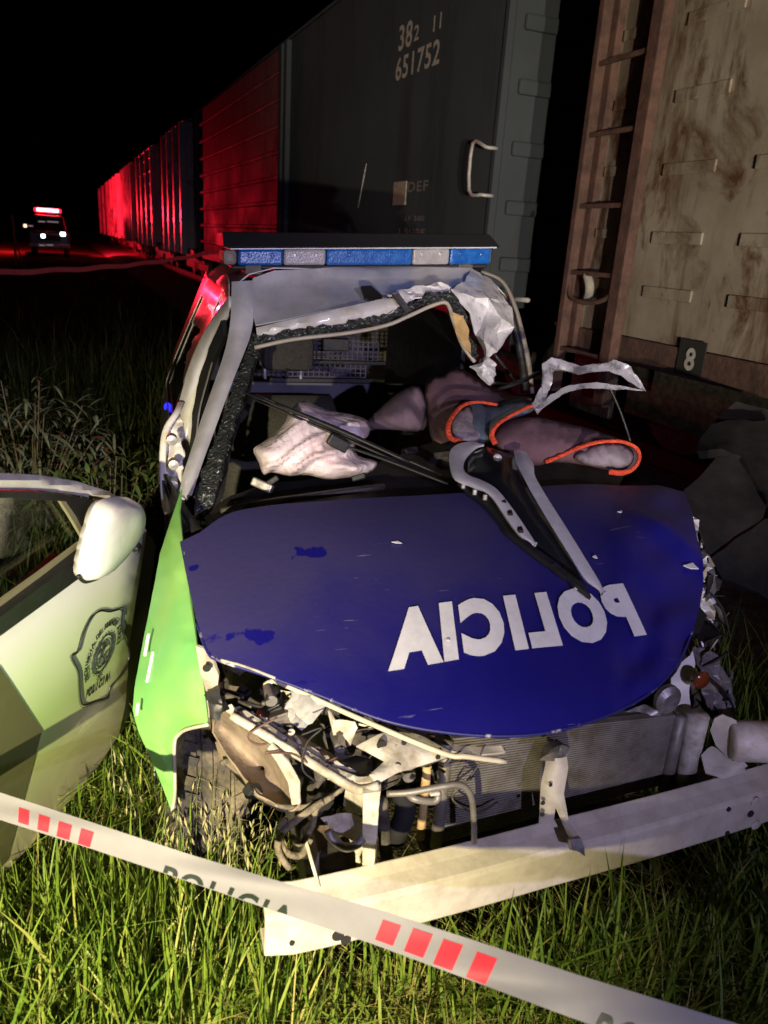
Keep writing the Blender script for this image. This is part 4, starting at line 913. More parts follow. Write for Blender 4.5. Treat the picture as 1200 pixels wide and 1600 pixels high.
patch('corner_post', [(567, 1228, .05), (595, 1224, .04), (590, 1300, .05), (587, 1368, .06), (566, 1368, .07), (568, 1300, .06)], RIMW, car, step=9, thick=.02)
for x, y in ((583, 1269), (582, 1322)): disc('slot', K(x, y, b=.043), .006, LETTER, car, h=.003)
patch('side_plate', [(540, 1232, .14), (566, 1238, .10), (566, 1268, .1), (545, 1272, .14), (536, 1258, .16)], RIMW, car, step=8, thick=.006)
patch('torn_plate', [(500, 1276, .10), (530, 1270, .12), (566, 1284, .09), (570, 1312, .07), (562, 1340, .06), (568, 1368, .06), (560, 1368, .06), (555, 1332, .07), (545, 1310, .09), (520, 1300, .1)], RIMW, car, step=7, thick=.004, crumple=.015)
tube('tow_loop', [K(x, y, b=b) for x, y, b in ((513, 1297, .06), (520, 1312, .05), (540, 1324, .04), (560, 1318, .04), (568, 1305, .05))], .009, ALU, car)
tube('prop_rod', [K(x, y, b=b) for x, y, b in ((414, 1070, .34), (424, 1065, .33), (440, 1068, .31), (560, 1122, .18), (690, 1176, .06), (730, 1182, .04), (790, 1190, .04))], .0055, mat('cream_rod', (.62, .56, .40), .4, var=.2), car)
tube('coolant_pipe', [K(x, y, b=b) for x, y, b in ((604, 1240, .05), (640, 1238, .04), (690, 1229, .03), (718, 1226, .03), (733, 1238, .03), (739, 1262, .03), (741, 1316, .03))], .0065, ALU, car)
tube('coolant_pipe', [K(x, y, b=b) for x, y, b in ((636, 1238, .07), (648, 1248, .05), (676, 1252, .05), (684, 1246, .05), (682, 1234, .06))], .0075, ALU, car)
box('pipe_clamp', tuple(K(672, 1246, b=.03)), tuple(K(684, 1228, b=.05)), RIMW, car)
# inner wing shell and its stays
iw = [(334, 1112, .30), (352, 1112, .28), (388, 1134, .24), (424, 1160, .19), (448, 1190, .15), (464, 1224, .12), (467, 1258, .10), (448, 1272, .10), (430, 1262, .12), (404, 1246, .16), (378, 1212, .22), (350, 1174, .28), (332, 1146, .32)]
patch('inner_wing', iw, mat('sandy_underbody', (.24, .185, .13), .7, col2=(.13, .10, .07), vscale=12, bump=.25, bscale=30), car, step=8, thick=.004, bulge=-.06, ctrl=[(410, 1200, .24)], crumple=.012, cscale=16)
patch('inner_wing_edge', [(424, 1162, .17), (448, 1188, .13), (466, 1222, .10), (468, 1256, .09), (456, 1258, .1), (450, 1222, .12), (432, 1190, .15), (418, 1170, .18)], RIMW, car, step=6, thick=.004)
patch('inner_wing_fold', [(336, 1160, .33), (356, 1176, .3), (386, 1216, .24), (420, 1252, .18), (404, 1250, .2), (370, 1216, .28), (342, 1180, .34)], mat('sandy_underbody', (.46, .37, .28)), car, step=7, thick=.004)
patch('wing_mount', [(306, 1010, .24), (330, 1018, .22), (336, 1044, .22), (342, 1054, .23), (336, 1110, .25), (326, 1122, .25), (318, 1080, .25)], RIMW, car, step=7, thick=.006)
disc('bolt_hole', K(323, 1043, b=.212), .008, BLACKHOLE, car, h=.003)
patch('mount_clip', [(322, 1080, .235), (344, 1078, .22), (350, 1112, .22), (344, 1126, .22), (328, 1122, .23)], BLACKP, car, step=6, thick=.02, crumple=.01, cscale=50)
# engine bay clutter under the bonnet
patch('reservoir', [(446, 1104, .30), (470, 1092, .32), (490, 1100, .30), (496, 1118, .27), (488, 1130, .25), (470, 1142, .25), (450, 1128, .28)], mat('milky_plastic', (.50, .50, .48), .5, col2=(.33, .32, .3), vscale=30), car, step=6, thick=.06, crumple=.015, cscale=30)
patch('torn_plate', [(512, 1110, .25), (525, 1128, .22), (556, 1128, .2), (560, 1138, .19), (545, 1166, .17), (534, 1150, .2), (520, 1148, .22)], DIRTYW, car, step=6, thick=.004, crumple=.012, cscale=30)
patch('torn_plate', [(438, 1078, .34), (462, 1084, .32), (474, 1096, .3), (455, 1100, .31), (442, 1094, .33)], RIMW, car, step=6, thick=.004, crumple=.012)
patch('battery_tray', [(528, 1190, .16), (556, 1180, .2), (582, 1186, .16), (580, 1204, .12), (562, 1212, .1), (540, 1206, .13)], mat('blue_black_plastic', (.03, .035, .045), .3, var=.3), car, step=7, thick=.02)
tube('strut_tower', [K(430, 1122, b=.30), K(430, 1100, b=.33)], .02, RIMW, car, n=2, seg=12); tube('strut_rod', [K(430, 1104, b=.33), K(432, 1074, b=.36)], .010, BLACKP, car, n=2)
for k in range(34):
    x = random.uniform(350, 800); t = (x - 350) / 450; y0_ = 1052 + t * 95
    y = y0_ + random.uniform(0, 75 if x < 620 else 25); b = random.uniform(.28, .5) - .1 * t; p = K(x, y, b=b); s = random.uniform(.012, .04)
    if k % 3: box('engine_part', (p.x - s, p.y - s, p.z - s * .6), (p.x + s, p.y + s, p.z + s * .6), (DARKM, BLACKP, RIMW, STEEL)[k % 4] if k % 5 == 0 else (DARKM, BLACKP)[k % 2], car, rot=(random.uniform(-.7, .7), random.uniform(-.7, .7), random.uniform(-1.5, 1.5)))
    else: tube('hose', [p, p + Vector((random.uniform(-.06, .06), random.uniform(-.04, .05), random.uniform(-.09, .0))), p + Vector((random.uniform(-.1, .1), .05, random.uniform(-.2, -.05)))], random.uniform(.007, .014), RUBBER, car)
box('engine_block', (-.45, .36, .35), (.42, .85, .70), DARKM, car, bevel=.03)
for (pts, r) in (([(595, 1250, .1), (600, 1300, .12), (606, 1350, .14), (612, 1370, .14)], .014), ([(625, 1236, .13), (634, 1262, .12), (626, 1290, .12), (618, 1310, .13)], .022), ([(490, 1172, .2), (500, 1210, .17), (498, 1230, .16), (484, 1234, .17)], .012)):
    tube('hose', [K(x, y, b=b) for x, y, b in pts], r, GREYPL if r > .02 else RUBBER, car, seg=10)
for x, y, r in ((540, 1156, .018), (560, 1155, .016), (532, 1168, .013), (612, 1216, .02), (640, 1214, .014), (424, 1096, .012)):
    V, Fc = lathe([(0, 0), (r, 0), (r * 1.05, .01), (r * .9, .05), (0, .055)], 14); c0 = K(x, y, b=.2 if y < 1200 else .14)
    mesh_obj('pulley', [c0 + Vector((v.x, v.z, v.y)) for v in V], Fc, STEEL if r < .016 else DARKM, car)
for k in range(26):
    x = random.uniform(350, 760); y = 1075 + (x - 350) * .2 + random.uniform(0, 90); b = random.uniform(.12, .34) * (1 - (x - 350) / 900); p = K(x, y, b=b); pts = [p]
    for _ in range(4): pts.append(pts[-1] + Vector((random.uniform(-.06, .06), random.uniform(-.02, .04), random.uniform(-.05, .02))))
    tube('wire', pts, random.uniform(.0015, .003), (BLACKP, RUBBER, DARKM, mat('faded_wire', (.10, .05, .04), .6))[k % 4 if k % 8 != 3 else 3], car, seg=6, n=6)
# wiring loom hanging at the left
looms = [[(346, 1192, .30), (360, 1190, .28), (378, 1208, .24), (400, 1240, .18), (430, 1258, .13), (470, 1262, .1), (505, 1250, .1), (535, 1232, .11)],
         [(372, 1200, .26), (392, 1226, .2), (420, 1252, .15), (445, 1266, .12), (490, 1258, .1)], [(505, 1252, .08), (470, 1276, .08), (442, 1300, .08), (434, 1320, .08), (440, 1340, .08), (452, 1356, .08)],
         [(520, 1244, .09), (495, 1262, .08), (488, 1290, .08), (470, 1318, .07), (456, 1308, .07)], [(540, 1228, .1), (516, 1246, .09), (496, 1254, .09)], [(446, 1280, .09), (436, 1302, .09), (446, 1330, .09), (470, 1336, .09), (485, 1310, .09)]]
for i, pts in enumerate(looms): tube('wiring_loom', [K(x, y, b=b) for x, y, b in pts], [.006, .004, .007][i % 3], mat('dusty_loom', (.10, .085, .06), .8, col2=(.22, .18, .12), vscale=40, bump=.4, bscale=120), car)
for x, y in ((395, 1236), (505, 1252), (492, 1262)):
    p = K(x, y, b=.1 if x > 450 else .19); box('connector', (p.x - .016, p.y - .012, p.z - .012), (p.x + .016, p.y + .012, p.z + .012), BLACKP, car, rot=(.3, .5, .4), bevel=.003)

# ---- right front corner: shattered headlamp, horn, canister
patch('inner_panel', [(1082, 1018, .32), (1086, 1040, .3), (1078, 1060, .28), (1084, 1120, .24), (1088, 1138, .23), (1088, 1190, .22), (1082, 1206, .2), (1072, 1180, .2), (1046, 1160, .21), (1048, 1110, .24), (1050, 1060, .28), (1064, 1036, .31)], WHITE, car, step=7, thick=.006, crumple=.01, cscale=18)
V, Fc = lathe([(0, 0), (.012, 0), (.016, .004), (.030, .004), (.036, .010), (.036, .022), (.02, .03), (0, .03)], 24); c0 = K(1036, 1086, b=.20)
mesh_obj('horn_disc', [c0 + Vector((v.x * .9, -v.z, v.y)) for v in V], Fc, STEEL, car, smooth=False)
patch('torn_plate', [(960, 1120, .22), (1010, 1104, .22), (1034, 1110, .2), (1030, 1126, .2), (1000, 1132, .2), (965, 1140, .2)], STEEL, car, step=6, thick=.004, crumple=.015, cscale=30)
patch('lower_cover', [(1096, 1180, .16), (1112, 1166, .17), (1140, 1176, .14), (1164, 1200, .10), (1166, 1208, .1), (1130, 1216, .11), (1104, 1208, .13)], DIRTYW, car, step=7, thick=.006, crumple=.006)
c0 = K(1172, 1158, b=.13); ax_ = Vector((.75, -.25, .05)).normalized()
V, Fc = lathe([(0, -.05), (.040, -.05), (.046, -.044), (.048, -.02), (.048, .05), (.043, .062), (.02, .07), (0, .07)], 24)
a_ = ax_.orthogonal().normalized(); b_2 = ax_.cross(a_)
mesh_obj('canister', [c0 + a_ * v.x + b_2 * v.y + ax_ * v.z for v in V], Fc, mat('cream_canister', (.62, .57, .48), .45, col2=(.4, .34, .25), vscale=18, bump=.06), car, smooth=True, bevel=0)
patch('canister_bracket', [(1116, 1120, .18), (1130, 1116, .17), (1150, 1124, .15), (1158, 1150, .13), (1150, 1176, .12), (1166, 1196, .11), (1158, 1202, .11), (1118, 1164, .16), (1112, 1140, .18)], DIRTYW, car, step=7, thick=.006, crumple=.006)
lens = K(1092, 1060, b=.24); V, Fc = lathe([(0, 0), (.018, .004), (.024, .02), (.02, .035), (0, .04)], 14)
mesh_obj('indicator_bulb', [lens + Vector((v.x, -v.z * .4, v.y)) for v in V], Fc, mat('amber_lens', (.16, .035, .01), .2, coat=.4), car, smooth=True)
TORN2 = mat('scuffed_grey_shard', (.13, .13, .14), .35, var=.5, vscale=30)
jl = [(1088, 868), (1098, 890), (1108, 915), (1104, 950), (1100, 985), (1092, 1010), (1104, 1040), (1112, 1075), (1118, 1105), (1134, 1085), (1140, 1115)]
for k in range(58):
    i = random.randrange(len(jl)); x = jl[i][0] + random.gauss(0, 9); y = jl[i][1] + random.gauss(0, 12); b = .55 - (y - 868) / 270 * .32 + random.uniform(-.03, .05)
    s = random.uniform(.012, .035); el = random.uniform(1, 3); c0 = K(x, y, b=b); R = Matrix.Rotation(random.uniform(0, 6.3), 3, 'X') @ Matrix.Rotation(random.uniform(0, 6.3), 3, 'Y')
    pl = [Vector((-s, -s * .5 * el * .6, 0)), Vector((s * random.uniform(.3, 1), -s * .4 * el, random.uniform(-.4, .4) * s)), Vector((s, s * .5 * el, 0)), Vector((random.uniform(-.4, .3) * s, s * .8 * el, s * random.uniform(-.6, .6))), Vector((-s * .8, s * .2, s * .3))]
    mesh_obj('shard', [c0 + R @ v for v in pl], [(0, 1, 2), (0, 2, 3), (0, 3, 4)], (GREYPL, GREYPL, TORN2, RIMW, BLACKP, TORN2, DARKM)[k % 7], car, thick=.003)
for pts in ([(1098, 1040, .3), (1120, 1030, .28), (1138, 1018, .28)], [(1104, 920, .42), (1128, 950, .4), (1142, 1000, .38)], [(1110, 1060, .26), (1135, 1085, .25), (1152, 1118, .22)], [(1095, 960, .4), (1120, 985, .38), (1125, 1010, .36)]):
    tube('torn_strip', [K(x, y, b=b) for x, y, b in pts], [.006, .012, .004], GREYPL, car, flat=.35)
patch('headlamp_housing', [(1090, 1010, .34), (1116, 1020, .34), (1140, 1065, .30), (1152, 1110, .25), (1148, 1124, .24), (1118, 1122, .23), (1096, 1080, .27)], mat('smoked_lens_shell', (.10, .095, .09), .4, col2=(.2, .18, .17), vscale=14, stretch=(4, 1, 1)), car, step=6, thick=.004, crumple=.03, cscale=26, smooth=False)
patch('right_wing', [(1078, 790, .70), (1096, 830, .62), (1110, 880, .55), (1116, 950, .46), (1110, 1010, .38), (1100, 1004, .37), (1098, 930, .46), (1092, 880, .54), (1082, 840, .62)], CRUMP, car, step=6, thick=.004, crumple=.045, cscale=22, smooth=False, rough_edge=2)

# ---- front wheels (muddy)
def wheel(cx, cb, cz, r, tilt):
    wpar = empty('wheel', (cx, cb, cz)); wpar.parent = car; wpar.rotation_euler = (0, tilt, .12)
    g = .009
    pr = [(.19, -.08), (.235, -.094), (.25, -.094), (.252, -.097), (r - .03, -.093), (r - .006, -.078), (r - .001, -.05), (r - g, -.047), (r - g, -.038), (r, -.035), (r, -.012), (r - g, -.009), (r - g, .0), (r, .003), (r, .03), (r - g, .033), (r - g, .042), (r - .001, .045), (r - .006, .078), (r - .03, .093), (.235, .094), (.19, .08)]
    V, Fc = lathe(pr, 56)
    V = [Vector((v.z, v.x, v.y)) for v in V]
    prt = [(V, Fc)]
    for j in range(46):
        a = 2 * math.pi * j / 46 + random.uniform(-.02, .02)
        for sx in (-.068, .066):
            vv, ff = box_vf(sx - .016, sx + .016, -.010, .010, r - .012, r + .0035)
            R = Matrix.Rotation(a + (.05 if sx > 0 else 0), 3, 'X') @ Matrix.Rotation(.35 if sx > 0 else -.35, 3, 'Z'); prt.append(([R @ v for v in vv], ff))
    V, Fc = join_vf(prt); mesh_obj('tyre', V, Fc, MUDRUB, wpar, smooth=False)
    V, Fc = lathe([(0, -.03), (.06, -.035), (.10, -.02), (.17, -.03), (.188, -.085), (.195, -.085), (.19, .07), (0, .07)], 28); mesh_obj('rim', [Vector((v.z, v.x, v.y)) for v in V], Fc, STEEL, wpar)
    return wpar
wheel(-.70, .72, .26, .285, .10); wheel(.62, .75, .27, .285, 0); wheel(-.66, 2.95, .27, .285, 0); wheel(.60, 2.95, .27, .285, 0)

# ================================================================== TORN STRIP, TRIM, CLOTHS (loose things on the wreck)
def world_group(name, label, cat, objs_fn, base):
    e = empty(name, base); objs_fn(e)
    for ch in [o for o in bpy.data.objects if o.parent == e]: ch.location = ch.location - Vector(base)
    tag(e, label, cat); return e
TORN = mat('torn_lavender_paint', (.40, .40, .45), .3, .3, col2=(.12, .12, .14), vscale=18, coat=.3, lo=.48, hi=.6)
def f_strip(e):
    patch('strip_upper', [(845, 604, 1.02), (850, 570, 1.04), (862, 560, 1.05), (880, 566, 1.05), (905, 574, 1.05), (940, 570, 1.03), (960, 564, 1.02), (985, 572, 1.0), (1000, 592, .98), (1008, 610, .97), (995, 606, .98), (970, 586, 1.0), (950, 580, 1.01), (905, 586, 1.03), (880, 578, 1.04), (866, 576, 1.04), (860, 604, 1.02), (850, 620, 1.0)], TORN, e, step=6, thick=.004, crumple=.02, cscale=18, world=True)
    patch('strip_lower', [(838, 640, .98), (860, 618, 1.0), (890, 604, 1.01), (930, 598, 1.0), (970, 604, .98), (1008, 612, .96), (960, 610, .98), (920, 606, .99), (890, 612, 1.0), (866, 625, .99), (846, 640, .97)], TORN, e, step=6, thick=.004, crumple=.012, cscale=20, world=True)
    patch('strip_foot', [(832, 632, 1.0), (845, 606, 1.02), (858, 606, 1.02), (850, 636, .98), (840, 648, .97)], TORN, e, step=6, thick=.005, crumple=.01, world=True)
    V, Fc = tube_vf([c2w(K(x, y, b=b)) for x, y, b in ((952, 604, .99), (968, 640, .98), (978, 668, .97), (985, 690, .95))], .004, 6, 4); mesh_obj('dangling_wire', V, Fc, BLACKP, e, smooth=True)
world_group('torn_door_frame', 'bent strip of torn door frame sticking out at the right', 'debris', f_strip, c2w(K(850, 640, b=1.0)))

def f_trim(e):
    def hp(x, y, off): return lambda *_: None
    def hpatch(n_, pts, m, off, thick):
        return patch(n_, pts, m, e, step=7, thick=thick, fn=lambda x, y, ed: c2w(KH(x, y, off + .02 * max(0, (800 - y) / 100)) ) + Vector((0, 0, .006 * math.sqrt(ed))), bevel=0)
    hf = lambda off: (lambda x, y, bb: KH(x, y, off + .02 * max(0, (800 - y) / 100) + bb))
    strip('right_blade', [(803, 704, 0), (806, 722, 0), (816, 742, 0), (832, 772, 0), (858, 816, 0), (888, 864, 0), (912, 902, 0), (930, 918, 0), (943, 927, 0)], [(822, 706, 0), (834, 726, 0), (836, 744, 0), (858, 782, 0), (886, 826, 0), (912, 868, 0), (934, 904, 0), (940, 915, 0), (944, 926, 0)], CHROME, e, fn=hf(.055), world=True, thick=.008, bow=-.004, n=34)
    strip('left_blade', [(756, 693, 0), (730, 690, 0), (706, 700, 0), (702, 722, 0), (710, 746, 0), (740, 760, 0), (766, 774, 0), (790, 808, 0), (812, 836, 0), (836, 851, 0)], [(757, 696, 0), (742, 702, 0), (728, 716, 0), (724, 732, 0), (732, 742, 0), (752, 750, 0), (776, 764, 0), (802, 796, 0), (824, 828, 0), (838, 850, 0)], CHROME, e, fn=hf(.045), world=True, thick=.008, bow=-.003, n=34)
    hpatch('backing', [(716, 752), (768, 774), (782, 800), (806, 834), (860, 874), (912, 912), (924, 932), (890, 905), (830, 860), (792, 830), (760, 790)], BLACKP, .020, .012)
    hpatch('inner_black', [(730, 712), (760, 698), (806, 712), (816, 752), (846, 800), (880, 854), (905, 896), (880, 878), (838, 848), (806, 806), (770, 764), (732, 744)], mat('gloss_black', (.012, .014, .018), .15, coat=.5), .030, .006)
    for i, (x, y) in enumerate(((724, 758), (742, 768), (758, 776))):
        p = c2w(KH(x, y, .038)); V, Fc = box_vf(p.x - .006, p.x + .006, p.y - .004, p.y + .004, p.z - .01, p.z + .006); mesh_obj('clip', V, Fc, STEEL, e, bevel=.003)
    V, Fc = lathe([(0, 0), (.008, .002), (.012, .006), (.013, .02), (0, .02)], 9); c0 = c2w(KH(776, 714, .045)); mesh_obj('lamp_reflector', [c0 + Vector((v.x, -v.z, v.y)) for v in V], Fc, CHROME, e, smooth=True)
    for x, y in ((796, 800), (812, 826), (786, 782)):
        p = c2w(KH(x, y, .045)); V, Fc = box_vf(p.x - .006, p.x + .006, p.y - .02, p.y + .02, p.z - .004, p.z + .004); mesh_obj('rib', V, Fc, GREYPL, e, bevel=.002)
world_group('grille_trim', 'silver forked trim piece lying across the blue bonnet', 'debris', f_trim, c2w(KH(800, 800, .0)))

# maroon blanket, blue-grey vest and sleeve with orange piping
def f_bl(e):
    puff('fabric', [(664, 600, 1.36), (690, 584, 1.38), (714, 573, 1.38), (745, 590, 1.34), (790, 616, 1.28), (832, 622, 1.2), (800, 650, 1.12), (750, 668, 1.1), (700, 690, 1.08), (676, 690, 1.12), (668, 650, 1.26)], MAROON, e, depth=.05, step=9, wr=.012, wscale=6, curve=3, world=True, seed=2)
world_group('maroon_cloth', 'maroon cloth bundled in the broken windscreen opening', 'cloth', f_bl, c2w(K(740, 690, b=1.15)))
def f_vest(e):
    puff('fabric', [(700, 664, 1.06), (712, 640, 1.12), (735, 627, 1.16), (775, 630, 1.14), (815, 622, 1.12), (838, 632, 1.08), (826, 646, 1.04), (795, 656, 1.0), (775, 672, .96), (768, 690, .93), (730, 690, .95), (704, 682, .98)], BLUEC, e, depth=.05, step=7, wr=.014, wscale=9, curve=3, world=True, seed=6)
    puff('lining', [(702, 662, 1.02), (716, 642, 1.06), (735, 634, 1.1), (745, 655, 1.03), (758, 680, .96), (740, 692, .93), (712, 684, .95)], LINING, e, depth=.03, step=7, wr=.01, wscale=12, curve=3, world=True, seed=8)
    for pts in ([(776, 632, 1.08), (745, 628, 1.08), (722, 634, 1.05), (706, 652, 1.0), (700, 668, .96), (704, 684, .93), (722, 690, .91)], [(838, 634, 1.02), (824, 636, 1.0), (796, 650, .96), (776, 664, .92), (768, 680, .90), (774, 694, .88)]):
        V, Fc = tube_vf([c2w(K(x, y, b=b - .012)) for x, y, b in pts], .0085, 8, 5, .6); mesh_obj('piping', V, Fc, ORANGE, e, smooth=True)
world_group('vest', 'grey-blue vest with orange edging crumpled at the windscreen base', 'vest', f_vest, c2w(K(770, 690, b=1.0)))
def f_slv(e):
    puff('fabric', [(776, 672, .94), (800, 656, .98), (840, 652, 1.0), (880, 660, 1.0), (930, 672, .98), (975, 688, .95), (996, 702, .92), (998, 722, .88), (985, 737, .85), (960, 738, .85), (920, 728, .86), (870, 722, .87), (830, 728, .86), (790, 712, .87), (770, 690, .90)], MAROON, e, depth=.07, step=8, wr=.02, wscale=9, curve=3, world=True, seed=11)
    puff('lining', [(896, 712, .84), (920, 698, .86), (955, 690, .87), (985, 700, .86), (990, 718, .83), (975, 732, .81), (940, 730, .81), (910, 724, .82)], LINING, e, depth=.03, step=6, wr=.015, wscale=14, curve=3, world=True, seed=12)
    V, Fc = tube_vf([c2w(K(x, y, b=b)) for x, y, b in ((852, 722, .83), (880, 710, .83), (910, 697, .83), (940, 690, .84), (972, 690, .84), (994, 700, .83), (999, 716, .81), (990, 732, .79), (972, 739, .78), (952, 737, .78))], .0095, 8, 5, .6); mesh_obj('piping', V, Fc, ORANGE, e, smooth=True)
world_group('rolled_cloth', 'rolled maroon cloth with orange hem resting on the bonnet edge', 'cloth', f_slv, c2w(K(880, 735, b=.88)))

# ---- broken dark panels at the right edge
def slab(name, label, outline, m, thick, seed, crump=.005):
    o = patch(name, outline, m, None, step=12, thick=thick, crumple=crump, cscale=5, world=True, origin='auto', seed=seed, bevel=.004, rough_edge=1.2); tag(o, label, 'debris', 'dark panels heaped at the right edge'); return o
slab('broken_panel', 'flat dark grey panel leaning beside the bonnet corner', [(1068, 766, 1.02), (1090, 748, 1.08), (1122, 712, 1.16), (1150, 714, 1.16), (1172, 744, 1.08), (1196, 792, .95), (1192, 808, .92), (1150, 836, .88), (1112, 866, .82), (1084, 840, .85)], GREYPL, .03, 1)
slab('broken_panel', 'large curved dark panel, uppermost of the heap at the right edge', [(1088, 706, 1.5), (1092, 688, 1.55), (1112, 662, 1.6), (1140, 656, 1.6), (1230, 660, 1.5), (1240, 780, 1.2), (1198, 784, 1.2), (1176, 742, 1.3), (1158, 712, 1.38), (1128, 702, 1.42)], GREYPL, .04, 2)
slab('broken_panel', 'small pale-topped panel at the top of the dark heap', [(1120, 654, 1.75), (1150, 626, 1.8), (1180, 636, 1.75), (1235, 645, 1.7), (1235, 656, 1.65), (1150, 655, 1.7)], mat('dusty_plastic', (.035, .032, .034), .7, var=.3), .04, 3)
slab('broken_panel', 'lowest dark panel half hidden by grass at the right edge', [(1112, 872, .95), (1150, 842, .98), (1196, 812, 1.0), (1250, 800, 1.0), (1250, 960, .8), (1200, 936, .85), (1170, 918, .87), (1130, 905, .9)], GREYPL, .03, 4)

# ================================================================== OPEN CAR DOOR at the left
dA = Vector((-.81, 1.348, .2)); dB = Vector((-.731, 1.914, .2)); dC = Vector((-.737, 1.335, .85))
dN = (dB - dA).cross(dC - dA).normalized()
if dN.dot(CAM - dA) < 0: dN = -dN
def DR(x, y, off=0):
    r = ray(x, y); k = (dA + dN * off - CAM).dot(dN) / r.dot(dN); return CAM + r * k
door = empty('car_door', (-.78, 1.55, 0))
tag(door, 'white car door, green reflections coloured in, with police shield and mirror, standing beside the wreck', 'car door')
DB = Vector((-.78, 1.55, 0))
def dpatch(name, outline, m, off=0, thick=.02, par=None, bul=0, step=16, curve=0, smooth=True, offset=-1):
    if curve: outline = [tuple(v)[:2] for v in crs([Vector((*p, 0)) for p in outline], curve, True)]
    return patch(name, outline, m, par or door, step=step, thick=thick, fn=lambda x, y, e: DR(x, y, off(x, y) if callable(off) else off + bul * math.sqrt(min(1, e))) - DB, smooth=smooth, offset=offset)
def skin_off(x, y): # outer skin bows outward around mid height
    q = DR(x, y); h = (q.z - .2) / .65; u = (q.y - 1.9) 
    return .045 * math.sin(math.pi * min(1, max(0, h * .9 + .12))) - (.02 * max(0, (q.y - 1.85) / .1) ** 2 if q.y > 1.85 else 0)
skin = [(229, 827), (222, 880), (212, 940), (203, 1000), (199, 1060), (196, 1100), (186, 1148), (160, 1188), (130, 1226), (60, 1308), (0, 1372), (-90, 1465), (-180, 1560), (-185, 1100), (-90, 1040), (-40, 1000), (0, 972), (60, 932), (125, 886), (160, 870), (200, 846)]
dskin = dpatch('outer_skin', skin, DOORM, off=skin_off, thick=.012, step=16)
edge = [(229, 827), (243, 852), (238, 900), (226, 990), (214, 1080), (200, 1130), (186, 1150), (196, 1100), (199, 1060), (203, 1000), (212, 940), (222, 880)]
dpatch('leading_edge', edge, mat('dull_green_edge', (.10, .13, .05), .5, var=.2), off=lambda x, y: skin_off(x, y) - .004 - .0012 * max(0, x - 200), thick=.006, step=10)
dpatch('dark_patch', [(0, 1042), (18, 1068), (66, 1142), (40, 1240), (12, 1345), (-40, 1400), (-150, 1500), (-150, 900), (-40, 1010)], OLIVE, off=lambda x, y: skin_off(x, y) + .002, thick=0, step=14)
dpatch('window_frame', [(-180, 742), (-60, 738), (0, 739), (60, 742), (120, 752), (170, 768), (205, 790), (222, 815), (229, 830), (214, 838), (205, 812), (186, 792), (150, 779), (110, 772), (60, 766), (0, 765), (-180, 768)], WHITE, off=.01, thick=.03, step=9, bul=.012)
dpatch('window_seal', [(-180, 768), (0, 765), (60, 767), (110, 774), (150, 782), (150, 792), (128, 786), (100, 781), (0, 774), (-180, 780)], BLACKP, off=.004, thick=.02, step=9)
dpatch('quarter_trim', [(96, 780), (150, 786), (178, 795), (140, 850), (128, 838), (112, 804)], BLACKP, off=.0, thick=.015, step=10)
dpatch('seal_line', [(88, 780), (96, 780), (114, 806), (130, 838), (126, 842), (106, 808)], mat('olive_seal', (.22, .21, .12), .6), off=.006, thick=.008, step=8)
GLW = bpy.data.materials.new('window_glass'); GLW.use_nodes = True
nn = GLW.node_tree.nodes; ll = GLW.node_tree.links; nn.clear(); o_ = nn.new('ShaderNodeOutputMaterial'); mx_ = nn.new('ShaderNodeMixShader'); tb_ = nn.new('ShaderNodeBsdfTransparent'); gb_ = nn.new('ShaderNodeBsdfGlossy'); fr_ = nn.new('ShaderNodeLayerWeight')
tb_.inputs[0].default_value = (.86, .9, .86, 1); gb_.inputs['Roughness'].default_value = .03; fr_.inputs[0].default_value = .12
ll.new(fr_.outputs['Facing'], mx_.inputs[0]); ll.new(tb_.outputs[0], mx_.inputs[1]); ll.new(gb_.outputs[0], mx_.inputs[2]); ll.new(mx_.outputs[0], o_.inputs[0])
dpatch('window_glass', [(-180, 776), (0, 772), (92, 780), (110, 806), (128, 842), (60, 902), (0, 948), (-180, 1070)], GLW, off=-.006, thick=.004, step=30)
dpatch('belt_moulding', [(-180, 1066), (0, 942), (60, 898), (128, 846), (132, 866), (125, 884), (60, 930), (0, 972), (-180, 1098)], BLACKP, off=lambda x, y: .022, thick=.03, step=10)
dpatch('belt_strip', [(-180, 1060), (0, 940), (60, 897), (126, 847), (128, 855), (60, 905), (0, 950), (-180, 1072)], mat('olive_seal', (.22, .21, .12)), off=.03, thick=.008, step=10)
# mirror
mr_pts = [(150, 786), (178, 776), (206, 780), (218, 796), (218, 822), (206, 848), (184, 876), (160, 898), (134, 908), (123, 902), (121, 884), (128, 850), (138, 815)]
mr = [tuple(v)[:2] for v in crs([Vector((*p, 0)) for p in mr_pts], 4, True)]
o2 = dens(mr, 7); V2, Fc, ed = fill2d(o2, 7); mxe = max(ed); Vm = []; nb = len(V2)
for sgn in (1, -1):
    for v, e in zip(V2, ed):
        off = .10 + sgn * (.04 if sgn > 0 else .03) * (math.sqrt(1 - (1 - min(1, e / mxe)) ** 2.4) if e > .01 else 0)
        Vm.append(DR(v.x, v.y, .10) + dN * (off - .10) - DB)
Fm = list(Fc) + [tuple(i + nb for i in reversed(f)) for f in Fc]
mcap = mesh_obj('mirror_cap', Vm, Fm, WHITE, door, smooth=True)
tube('mirror_seam', [DR(x, y, .105) - DB for x, y in [(122, 900), (134, 909), (160, 899), (186, 876), (207, 849), (219, 822)]], .004, BLACKP, mcap)
tube('mirror_stalk', [DR(160, 850, .10) - DB, DR(150, 860, .06) - DB, DR(150, 868, .01) - DB], .02, BLACKP, door)
V, Fc = lathe([(0, 0), (.014, 0), (.016, .006), (.012, .012), (0, .013)], 14); c0 = DR(211, 856, .07) - DB; a_ = dN.orthogonal().normalized(); b_2 = dN.cross(a_)
